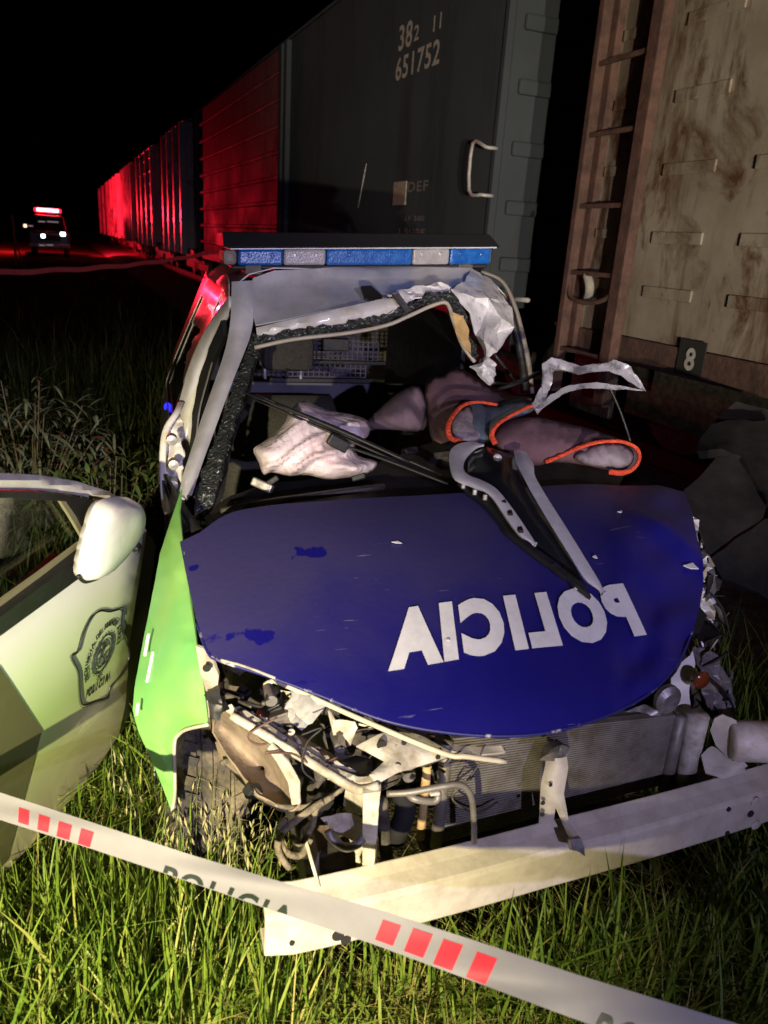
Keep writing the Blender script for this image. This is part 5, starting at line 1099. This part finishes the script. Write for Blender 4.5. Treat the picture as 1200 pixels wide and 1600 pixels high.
mesh_obj('mirror_lens', [c0 + a_ * v.x + b_2 * v.y + dN * v.z for v in V], Fc, mat('smoked_lens', (.05, .05, .05), .2), door)
box('inner_panel', (-.87 - DB.x, 1.1 - DB.y, .26), (-.825 - DB.x, 1.86 - DB.y, .78), BLACKP, door, bevel=.01)
# shield emblem: outline, wreathed oval, arched and straight lettering
SH = [(190, 953), (188, 975), (196, 1000), (202, 1022), (197, 1040), (184, 1060), (172, 1074), (168, 1090), (150, 1096), (132, 1102), (126, 1094), (124, 1070), (122, 1048), (112, 1026), (122, 1018), (130, 990), (142, 966), (156, 955), (172, 956)]
def em(x, y, off=.003): return DR(x, y, skin_off(x, y) + off) - DB
emb = empty('shield_emblem'); emb.parent = door
ol = [em(p.x, p.y) for p in crs([Vector((*p, 0)) for p in SH], 4, True)]; ol.append(ol[0])
mesh_obj('outline', *tube_vf(ol, .0021, 5, 1, 1), INK, emb)
ol2 = [em(157 + (p.x - 157) * 1.06, 1026 + (p.y - 1026) * 1.045) for p in crs([Vector((*p, 0)) for p in SH], 4, True)]; ol2.append(ol2[0])
mesh_obj('outer_line', *tube_vf(ol2, .0007, 4, 1, 1), INK, emb)
# emblem axes in pixels: e_x along the door, e_y up
ecx, ecy = 160, 1022; ex = Vector((19, -15)); ey = Vector((6, -36))
def epx(u, v): return ecx + ex.x * u + ey.x * v, ecy + ex.y * u + ey.y * v
prt = []
for rr, th in ((.80, .0018), (.60, .0012)):
    lp = [em(*epx(rr * math.cos(a), rr * .98 * math.sin(a))) for a in fr(0, 2 * math.pi, 40)]; prt.append(tube_vf(lp, th, 4, 1))
V, Fc = join_vf(prt); mesh_obj('oval_rings', V, Fc, INK, emb)
prt = []
for k in range(38):
    a = 2 * math.pi * k / 38; rr = .80 + .07 * (k % 2); c = (rr * math.cos(a), rr * math.sin(a)); t = (-math.sin(a), math.cos(a)); w_ = .05; h_ = .11
    q = [(c[0] + t[0] * h_, c[1] + t[1] * h_), (c[0] + math.cos(a) * w_, c[1] + math.sin(a) * w_), (c[0] - t[0] * h_ * .6, c[1] - t[1] * h_ * .6), (c[0] - math.cos(a) * w_, c[1] - math.sin(a) * w_)]
    prt.append(([em(*epx(*p), .0035) for p in q], [(0, 1, 2, 3)]))
V, Fc = join_vf(prt); mesh_obj('wreath', V, Fc, mat('grey_green_ink', (.10, .14, .09), .5), emb)
prt = []
for pts in ([(-.3, -.4), (-.1, .1), (.1, .35), (.35, .2)], [(-.35, -.1), (0, -.1), (.3, -.35)], [(-.1, .45), (.1, .5), (.2, .3), (0, .2), (-.1, .45)], [(-.4, .1), (-.2, .3), (-.1, .1)], [(.05, -.5), (.2, -.1), (.4, 0)], [(-.2, -.5), (.3, -.5)]):
    prt.append(tube_vf([em(*epx(*p)) for p in pts], .0015, 4, 3))
for pts in ([(-.15, -1.05), (.15, -.85)], [(.15, -1.05), (-.15, -.85)], [(-.05, -1.15), (.1, -1.1)]): prt.append(tube_vf([em(*epx(*p)) for p in pts], .0011, 4, 1))
V, Fc = join_vf(prt); mesh_obj('arms_drawing', V, Fc, INK, emb)
def glyph_at(ch, cu, cv, ang, h, wdt, bold):
    V, Fc = text2d(ch, 1, bold); x0 = min(v[0] for v in V); x1 = max(v[0] for v in V)
    out = []
    for x, y in V:
        X = (x - (x0 + x1) / 2) * wdt; Y = (y - .35) * h; out.append(em(*epx(cu + X * math.cos(ang) - Y * math.sin(ang), cv + X * math.sin(ang) + Y * math.cos(ang)), .0035))
    return out, Fc
prt = []; s_ = 'PROVINCIA DE BUENOS AIRES'
for i, ch in enumerate(s_):
    if ch == ' ': continue
    a = math.radians(215 - (215 + 5) * i / (len(s_) - 1)); prt.append(glyph_at(ch, 1.32 * math.cos(a), 1.22 * math.sin(a) + .05, a - math.pi / 2, .34, .30, .06))
V, Fc = join_vf(prt); mesh_obj('arched_lettering', V, Fc, INK, emb)
prt = []
for i, ch in enumerate('POLICIA'): prt.append(glyph_at(ch, -.80 + i * .27 + .0, -1.38 - .0 * i, 0, .50, .34, .07))
V, Fc = join_vf(prt); mesh_obj('lettering', V, Fc, INK, emb)

# ================================================================== BARRIER TAPES
def tape_mat():
    m = mat('tape_white', (.19, .187, .19), .5, var=.12, vscale=8); return m
TW = tape_mat(); TRD = mat('tape_red', (.55, .02, .035), .5, var=.15, vscale=8)
TOP = [(-700, 1030), (-120, 1204), (0, 1238), (150, 1287), (300, 1336), (450, 1381), (600, 1424), (750, 1472), (900, 1522), (1050, 1568), (1200, 1614), (1320, 1650), (1900, 1830)]
BOT = [(-720, 1066), (-130, 1244), (0, 1281), (140, 1325), (285, 1374), (430, 1424), (580, 1474), (725, 1528), (870, 1582), (1015, 1634), (1160, 1684), (1280, 1724), (1850, 1925)]
def tdep(u): return 1.42 - .50 * (u * 12 - 1) / 10
def tape_pt(u, v, off=0):
    n = len(TOP) - 1; f = min(max(u, 0), .9999) * n; i = int(f); t = f - i
    a = Vector(TOP[i]).lerp(Vector(TOP[i + 1]), t); b = Vector(BOT[i]).lerp(Vector(BOT[i + 1]), t); p = a.lerp(b, v)
    d = tdep(u) - off + .006 * math.sin(v * 3.1 + u * 9) + .004 * math.sin(u * 40 + v * 4)
    return Dp(p.x, p.y, d)
tp = empty('barrier_tape', tape_pt(.5, .5)); TPB = Vector(tp.location)
def tape_piece(name, u0, u1, v0, v1, m, off, nu, nv=6, thick=.0004):
    V = []; Fc = []
    for j in range(nv + 1):
        for i in range(nu + 1): V.append(tape_pt(u0 + (u1 - u0) * i / nu, v0 + (v1 - v0) * j / nv, off) - TPB)
    for j in range(nv):
        for i in range(nu): Fc.append((j * (nu + 1) + i, j * (nu + 1) + i + 1, (j + 1) * (nu + 1) + i + 1, (j + 1) * (nu + 1) + i))
    return mesh_obj(name, V, Fc, m, tp, smooth=True, thick=thick)
tape_piece('band', 0, 1, 0, 1, TW, 0, 150)
def u_of(x):
    n = len(TOP) - 1
    for i in range(n):
        if TOP[i][0] <= x <= TOP[i + 1][0]: return (i + (x - TOP[i][0]) / (TOP[i + 1][0] - TOP[i][0])) / n
for x0, x1, v0, v1 in ((30, 47, .32, .88), (62, 80, .34, .92), (94, 115, .36, .95), (130, 150, .36, .97), (603, 632, .24, .86), (650, 681, .2, .88), (698, 729, .22, .94), (752, 784, .26, .97)):
    tape_piece('red_square', u_of(x0), u_of(x1), v0, v1, TRD, .0015, 5, 5)
V, Fc = text2d('POLICIA', 1, .03, 1, 1.25); N, asp = norm2d(V)
def tape_text(x0, x1, vt, vb, name):
    bm = bmesh.new(); vv = [bm.verts.new((u, v, 0)) for u, v in N]
    for f in Fc:
        try: bm.faces.new([vv[i] for i in f])
        except ValueError: pass
    cut = 1 - (.985 - vt) / (vb - vt)
    bmesh.ops.bisect_plane(bm, geom=bm.verts[:] + bm.edges[:] + bm.faces[:], plane_co=(0, cut, 0), plane_no=(0, 1, 0), clear_inner=True)
    bmesh.ops.triangulate(bm, faces=bm.faces); bm.verts.index_update()
    uu0, uu1 = u_of(x0), u_of(x1)
    V = [tape_pt(uu0 + (uu1 - uu0) * v.co.x, vt + (vb - vt) * (1 - v.co.y), .0018) - TPB for v in bm.verts]; F_ = [tuple(v.index for v in f.verts) for f in bm.faces]; bm.free()
    mesh_obj(name, V, F_, INK, tp)
tape_text(268, 478, .70, 1.5, 'lettering'); tape_text(962, 1180, .66, 1.5, 'lettering')
tag(tp, 'white barrier tape with red squares stretched across the foreground', 'barrier tape')
# far tape
fp = empty('barrier_tape', Dp(170, 410, 12)); FB = Vector(fp.location); V = []; Fc = []
e0 = Dp(-90, 428, 9.0); e1 = t2w(15.5, -.05, .95)
tq_ = Tr(345, 393); e1 = t2w(tq_.x, -.03, tq_.z)
nn_ = 40
for i in range(nn_ + 1):
    t = i / nn_; c = e0.lerp(e1, t) + Vector((0, 0, -.10 * math.sin(math.pi * t) - .01 * math.sin(t * 40)))
    for sgn in (-1, 1): V.append(c + Vector((.01 * sgn * math.sin(i * .7), 0, sgn * .035)) - FB)
for i in range(nn_): Fc.append((2 * i, 2 * i + 1, 2 * i + 3, 2 * i + 2))
TPK = mat('tape_pinkish', (.75, .68, .68), .5, col2=(.65, .4, .4), vscale=5)
tn = TPK.node_tree; tl = tn.nodes.new('ShaderNodeBsdfTranslucent'); tl.inputs[0].default_value = (.8, .75, .75, 1); tm = tn.nodes.new('ShaderNodeMixShader'); tm.inputs[0].default_value = .6
tn.links.new(tn.nodes['Principled BSDF'].outputs[0], tm.inputs[1]); tn.links.new(tl.outputs[0], tm.inputs[2]); tn.links.new(tm.outputs[0], tn.nodes['Material Output'].inputs[0])
mesh_obj('band', V, Fc, TPK, fp, smooth=True)
tag(fp, 'distant barrier tape running from the left to the train, lit red', 'barrier tape')

# ================================================================== GRASS AND PLANTS
def grass_mat(name, c1, c2, c3):
    m = bpy.data.materials.new(name); m.use_nodes = True; n = m.node_tree.nodes; L = m.node_tree.links; b = n['Principled BSDF']; b.inputs['Roughness'].default_value = .55; b.inputs['Specular IOR Level'].default_value = .25
    at = n.new('ShaderNodeAttribute'); at.attribute_name = 'tint'; rp = n.new('ShaderNodeValToRGB'); e = rp.color_ramp.elements
    e[0].position = 0; e[0].color = (*c1, 1); e[1].position = 1; e[1].color = (*c3, 1); q = e.new(.55); q.color = (*c2, 1)
    L.new(at.outputs['Fac'], rp.inputs[0]); L.new(rp.outputs[0], b.inputs['Base Color'])
    tr_ = n.new('ShaderNodeBsdfTranslucent'); L.new(rp.outputs[0], tr_.inputs[0]); ms = n.new('ShaderNodeMixShader'); ms.inputs[0].default_value = .25
    L.new(b.outputs[0], ms.inputs[1]); L.new(tr_.outputs[0], ms.inputs[2]); L.new(ms.outputs[0], n['Material Output'].inputs[0]); return m
GRM = grass_mat('grass_blades', (.075, .15, .014), (.17, .245, .028), (.42, .36, .12))
GRF = grass_mat('shaded_field_grass', (.014, .028, .006), (.032, .048, .010), (.09, .075, .03))  # darker copy of the grass colours, stands in for the unlit field
SILV = grass_mat('silvery_leaves', (.10, .13, .08), (.16, .19, .13), (.24, .26, .18))
def blades(name, pos, h, wdt, m, lean=.5, seg=3, tints=None, flat=None):
    N = len(pos); ang = rng.uniform(0, 2 * np.pi, N); ln = np.abs(rng.normal(0, lean, N)); curl = rng.uniform(.2, 1.0, N)
    d = np.stack([np.cos(ang), np.sin(ang)], 1); face = ang + np.pi / 2 + rng.normal(0, .7, N); wv = np.stack([np.cos(face), np.sin(face)], 1)
    V = np.zeros((N, seg * 2 + 1, 3))
    for k in range(seg + 1):
        t = k / seg
        out = h * (ln * t * .5 + curl * ln * t * t * .8); up = h * (t - .28 * np.minimum(1.2, ln) * t * t * curl)
        c = np.stack([pos[:, 0] + d[:, 0] * out, pos[:, 1] + d[:, 1] * out, pos[:, 2] + up], 1)
        if k < seg:
            ww = (wdt * (1 - .45 * t) * .5)[:, None]
            V[:, 2 * k, :] = c; V[:, 2 * k + 1, :] = c
            V[:, 2 * k, :2] -= wv * ww; V[:, 2 * k + 1, :2] += wv * ww
        else: V[:, 2 * k, :] = c
    nv = seg * 2 + 1; base = (np.arange(N) * nv)[:, None]
    fq = []
    for k in range(seg - 1): fq.append(np.concatenate([base + 2 * k, base + 2 * k + 1, base + 2 * k + 3, base + 2 * k + 2], 1))
    ft = np.concatenate([base + 2 * (seg - 1), base + 2 * (seg - 1) + 1, base + 2 * seg], 1)
    q = np.stack(fq, 1).reshape(-1, 4) if fq else np.zeros((0, 4), int)
    me = bpy.data.meshes.new(name); nq, nt = len(q), len(ft)
    me.vertices.add(N * nv); me.vertices.foreach_set('co', V.reshape(-1).astype(np.float32))
    me.loops.add(nq * 4 + nt * 3); me.loops.foreach_set('vertex_index', np.concatenate([q.reshape(-1), ft.reshape(-1)]).astype(np.int32))
    me.polygons.add(nq + nt)
    me.polygons.foreach_set('loop_start', np.concatenate([np.arange(nq) * 4, nq * 4 + np.arange(nt) * 3]).astype(np.int32))
    me.update(calc_edges=True); me.validate()
    at = me.attributes.new('tint', 'FLOAT', 'POINT'); tv = tints if tints is not None else np.clip(rng.beta(1.6, 2.2, N), 0, 1)
    at.data.foreach_set('value', np.repeat(tv, nv).astype(np.float32))
    me.materials.append(m); o = bpy.data.objects.new(name, me); COL.objects.link(o); return o
def gzv(P): return np.array([gz(x, y) for x, y in P])
def in_car(P, pad=0):
    d = P - np.array([CO.x, CO.y]); l = d @ np.array([E1.x, E1.y]); b = d @ np.array([E2.x, E2.y]); return (np.abs(l) < .62 - pad) & (b > .10 + pad) & (b < 3.5)
def ballast(P): return P @ np.array([TN.x, TN.y]) > TD - .95
def clumped(n, x0, x1, y0, y1, sig=.05, per=9):
    k = n // per; c = np.stack([rng.uniform(x0, x1, k), rng.uniform(y0, y1, k)], 1); P = np.repeat(c, per, 0) + rng.normal(0, sig, (k * per, 2)); return P
P1 = np.concatenate([clumped(30000, -1.6, 1.9, .35, 2.4, .045, 10), clumped(9000, -1.2, .5, .5, 2.0, .03, 14)])
P1 = P1[~in_car(P1)]
keep = np.array([noise.noise(Vector((x * 3.4, y * 3.4, 40))) for x, y in P1]) + rng.normal(0, .12, len(P1)) > -.22; P1 = P1[keep]
h1 = rng.gamma(6, .028, len(P1)) + .03; h1 *= .75 + .5 * np.array([noise.noise(Vector((x * 2.2, y * 2.2, 7))) + .5 for x, y in P1])
sh = (P1[:, 0] > -.35) & (P1[:, 1] < 1.2); h1[sh] *= .62
t1 = np.clip(rng.beta(1.5, 2.4, len(P1)) + .25 * np.array([noise.noise(Vector((x * 3, y * 3, 21))) for x, y in P1]), 0, 1)
g1 = blades('grass', np.column_stack([P1, gzv(P1) - .01]), h1, rng.uniform(.004, .011, len(P1)), GRM, .72, 4, t1)
tag(g1, 'long unmown grass around the wreck', kind='stuff')
P2 = np.concatenate([clumped(26000, -6, 4, 2.0, 9.5, .09, 12), clumped(9000, -16, 1, 9, 24, .2, 12)]); P2 = P2[~in_car(P2) & ~ballast(P2)]
h2 = rng.gamma(6, .04, len(P2)) + .05; h2 *= .7 + .8 * np.clip(np.array([noise.noise(Vector((x * .9, y * .9, 3))) + .4 for x, y in P2]), 0, 2)
g2 = blades('tall_grass', np.column_stack([P2, gzv(P2) - .01]), h2, rng.uniform(.005, .012, len(P2)), GRF, .45, 3); tag(g2, 'tall grass in the field behind, coloured dark for the unlit distance', kind='stuff')
P4 = np.concatenate([clumped(1500, 1.05, 2.0, 1.3, 2.4, .05, 12), clumped(700, -.55, -.12, .95, 1.35, .04, 10), clumped(500, -1.0, -.6, 1.0, 1.3, .04, 10)])
h4 = rng.uniform(.22, .55, len(P4)); h4[P4[:, 0] < .5] *= .75
g4 = blades('tall_weeds', np.column_stack([P4, gzv(P4) - .01]), h4, rng.uniform(.004, .009, len(P4)), GRM, .35, 5); tag(g4, 'taller grass tufts growing up against the wreck', kind='stuff')
# dead thatch lying low
P3 = clumped(15000, -1.5, 1.8, .35, 1.6, .06, 8); P3 = P3[~in_car(P3)]
g3 = blades('dry_grass', np.column_stack([P3, gzv(P3) + .01]), rng.uniform(.06, .2, len(P3)), rng.uniform(.002, .005, len(P3)), GRM, 2.2, 3, rng.uniform(.7, 1, len(P3))); tag(g3, 'dry straw lying between the grass blades', kind='stuff')

# wild oat stalks with seed heads
OAT = mat('oat_seed', (.30, .27, .13), .7, col2=(.2, .2, .08), vscale=60)
def oat(base, h, lean, label, nseed=9):
    e = empty('wild_oat', base); top = Vector((lean[0], lean[1], h)); mid = Vector((lean[0] * .25, lean[1] * .25, h * .6))
    V, Fc = tube_vf([(0, 0, 0), mid, top], [.0016, .0012, .0007], 5, 6); mesh_obj('stalk', V, Fc, mat('oat_stalk', (.12, .15, .045), .6), e, smooth=True)
    prt = []
    for k in range(nseed):
        t = .66 + .34 * k / nseed; c = mid.lerp(top, (t - .6) / .4); a = random.uniform(0, 6.28); d = Vector((math.cos(a) * .03, math.sin(a) * .03, -.02)); p = c + d * random.uniform(.5, 1.1)
        prt.append(tube_vf([c, p], .0004, 3, 1)); q = p + Vector((d.x * .25, d.y * .25, -.026)); prt.append(tube_vf([p, p.lerp(q, .45), q], [.0005, .0032, .0004], 5, 3))
    V, Fc = join_vf(prt); mesh_obj('seed_head', V, Fc, OAT, e, smooth=True); tag(e, label, 'grass', 'wild oat stalks'); return e
oat(G_ := Dp(165, 1290, 1.75) * 1, 0, (0, 0), 'x') if False else None
def gp(x, y): 
    r = ray(x, y); k = -CAM_H / r.z; p = CAM + r * k; return Vector((p.x, p.y, 0))
for (x, y, h, ln, lab) in ((185, 1340, .34, (-.02, .05), 'wild oat stalk in front of the police shield on the door'), (215, 1360, .30, (-.03, .03), 'wild oat stalk between the door and the green wing'), (150, 1420, .24, (-.05, .02), 'short wild oat stalk below the door edge'),
                        (1190, 1210, .62, (-.02, .02), 'tall seeding oat stalk at the right edge before the dark panels'), (1165, 1240, .58, (.02, .0), 'seeding oat stalk right of the shattered headlamp'), (1215, 1230, .66, (-.01, .03), 'oat stalk at the very right edge'), (300, 1420, .36, (.03, .02), 'wild oat stalk in front of the muddy front wheel'), (330, 1440, .40, (.0, .05), 'wild oat stalk under the green wing'), (365, 1450, .38, (-.02, .05), 'wild oat stalk right of the green wing'), (790, 1400, .40, (-.02, .02), 'thin stalk standing before the bumper beam')):
    oat(gp(x, y), h, ln, lab)
for k in range(12):
    oat(gp(random.uniform(275, 420), random.uniform(1390, 1490)), random.uniform(.26, .46), (random.uniform(-.05, .03), random.uniform(-.02, .06)), 'wild oat stalk in the tuft before the muddy front wheel', 12)
# leafy weeds
def leaf_vf(base, dirv, length, width, droop):
    V = []; Fc = []; s = dirv.cross(Vector((0, 0, 1))).normalized(); n = 6
    for k in range(n + 1):
        t = k / n; c = base + dirv * length * t + Vector((0, 0, -droop * length * t * t)); w_ = width * math.sin(math.pi * min(.97, t * .9 + .08)) 
        V += [c - s * w_, c + Vector((0, 0, -w_ * .3)), c + s * w_]
    for k in range(n):
        for j in range(2): Fc.append((k * 3 + j, k * 3 + j + 1, (k + 1) * 3 + j + 1, (k + 1) * 3 + j))
    return V, Fc
def weed(base, n, length, width, m, label, cat='weed', h=.1, group=None):
    e = empty('weed', base)
    for k in range(n):
        a = random.uniform(0, 6.28); el = random.uniform(.4, 1.25); d = Vector((math.cos(a) * math.cos(el), math.sin(a) * math.cos(el), math.sin(el)))
        V, Fc = leaf_vf(Vector((0, 0, random.uniform(0, h))), d, length * random.uniform(.6, 1.1), width * random.uniform(.7, 1.2), random.uniform(.2, .6)); mesh_obj('leaf', V, Fc, m, e, smooth=True)
    V, Fc = tube_vf([(0, 0, -.02), (0, 0, h * 1.2)], .004, 5, 1); mesh_obj('stem', V, Fc, m, e)
    tag(e, label, cat, group); return e
WM = mat('weed_leaf', (.06, .105, .03), .5, col2=(.09, .13, .04), vscale=20, bump=.1)
weed(gp(1125, 1440), 20, .20, .011, WM, 'leafy weed under the right end of the bumper beam', h=.16)
weed(gp(1030, 1480), 10, .14, .010, WM, 'low weed beneath the middle of the bumper beam', h=.06)
weed(gp(860, 1470), 9, .13, .010, WM, 'small weed just in front of the bumper beam', h=.05)
for k, (x, y, lab) in enumerate(((1010, 1400, 'low leafy weed behind the middle of the bumper beam'), (1180, 1520, 'leafy weed at the lower right corner beside the tape'), (940, 1540, 'small leafy weed just above the tape at right'), (120, 1480, 'leafy weed under the tape at lower left'), (420, 1560, 'flat leafy weed at the bottom below the beam end'))):
    weed(gp(x, y), 12, .13, .013, WM, lab, h=.07)
SM = mat('silver_leaf', (.11, .13, .09), .6, col2=(.16, .175, .12), vscale=20)
def bush(base, n, label, spread, height, ll_, wd_, m):
    e = empty('bush', base); prt = []; stems = []
    for k in range(n):
        a = random.uniform(0, 6.28); r = spread * math.sqrt(random.random()); z = random.uniform(.1, 1) * height * (1 - .4 * (r / spread) ** 2); c = Vector((r * math.cos(a), r * math.sin(a), z))
        a2 = a + random.gauss(0, .8); el = random.uniform(-.3, 1.1); d = Vector((math.cos(a2) * math.cos(el), math.sin(a2) * math.cos(el), math.sin(el))); prt.append(leaf_vf(c, d, ll_ * random.uniform(.6, 1.2), wd_, random.uniform(.2, .8)))
        if k % 14 == 0: stems.append(tube_vf([(c.x * .2, c.y * .2, 0), c], [.006, .003], 5, 2))
    V, Fc = join_vf(prt); f_ = mesh_obj('foliage', V, Fc, m, e, smooth=True); V, Fc = join_vf(stems); mesh_obj('stems', V, Fc, mat('twig', (.10, .08, .05), .8), e); tag(e, label, 'bush'); return e
bush(Dp(40, 700, 4.3).xy.to_3d(), 620, 'silvery narrow-leaved bush behind the open car door', .48, .80, .14, .008, SM)
bush(Dp(165, 780, 3.9).xy.to_3d(), 260, 'low dark green plant between the bush and the wreck', .36, .55, .12, .012, WM)
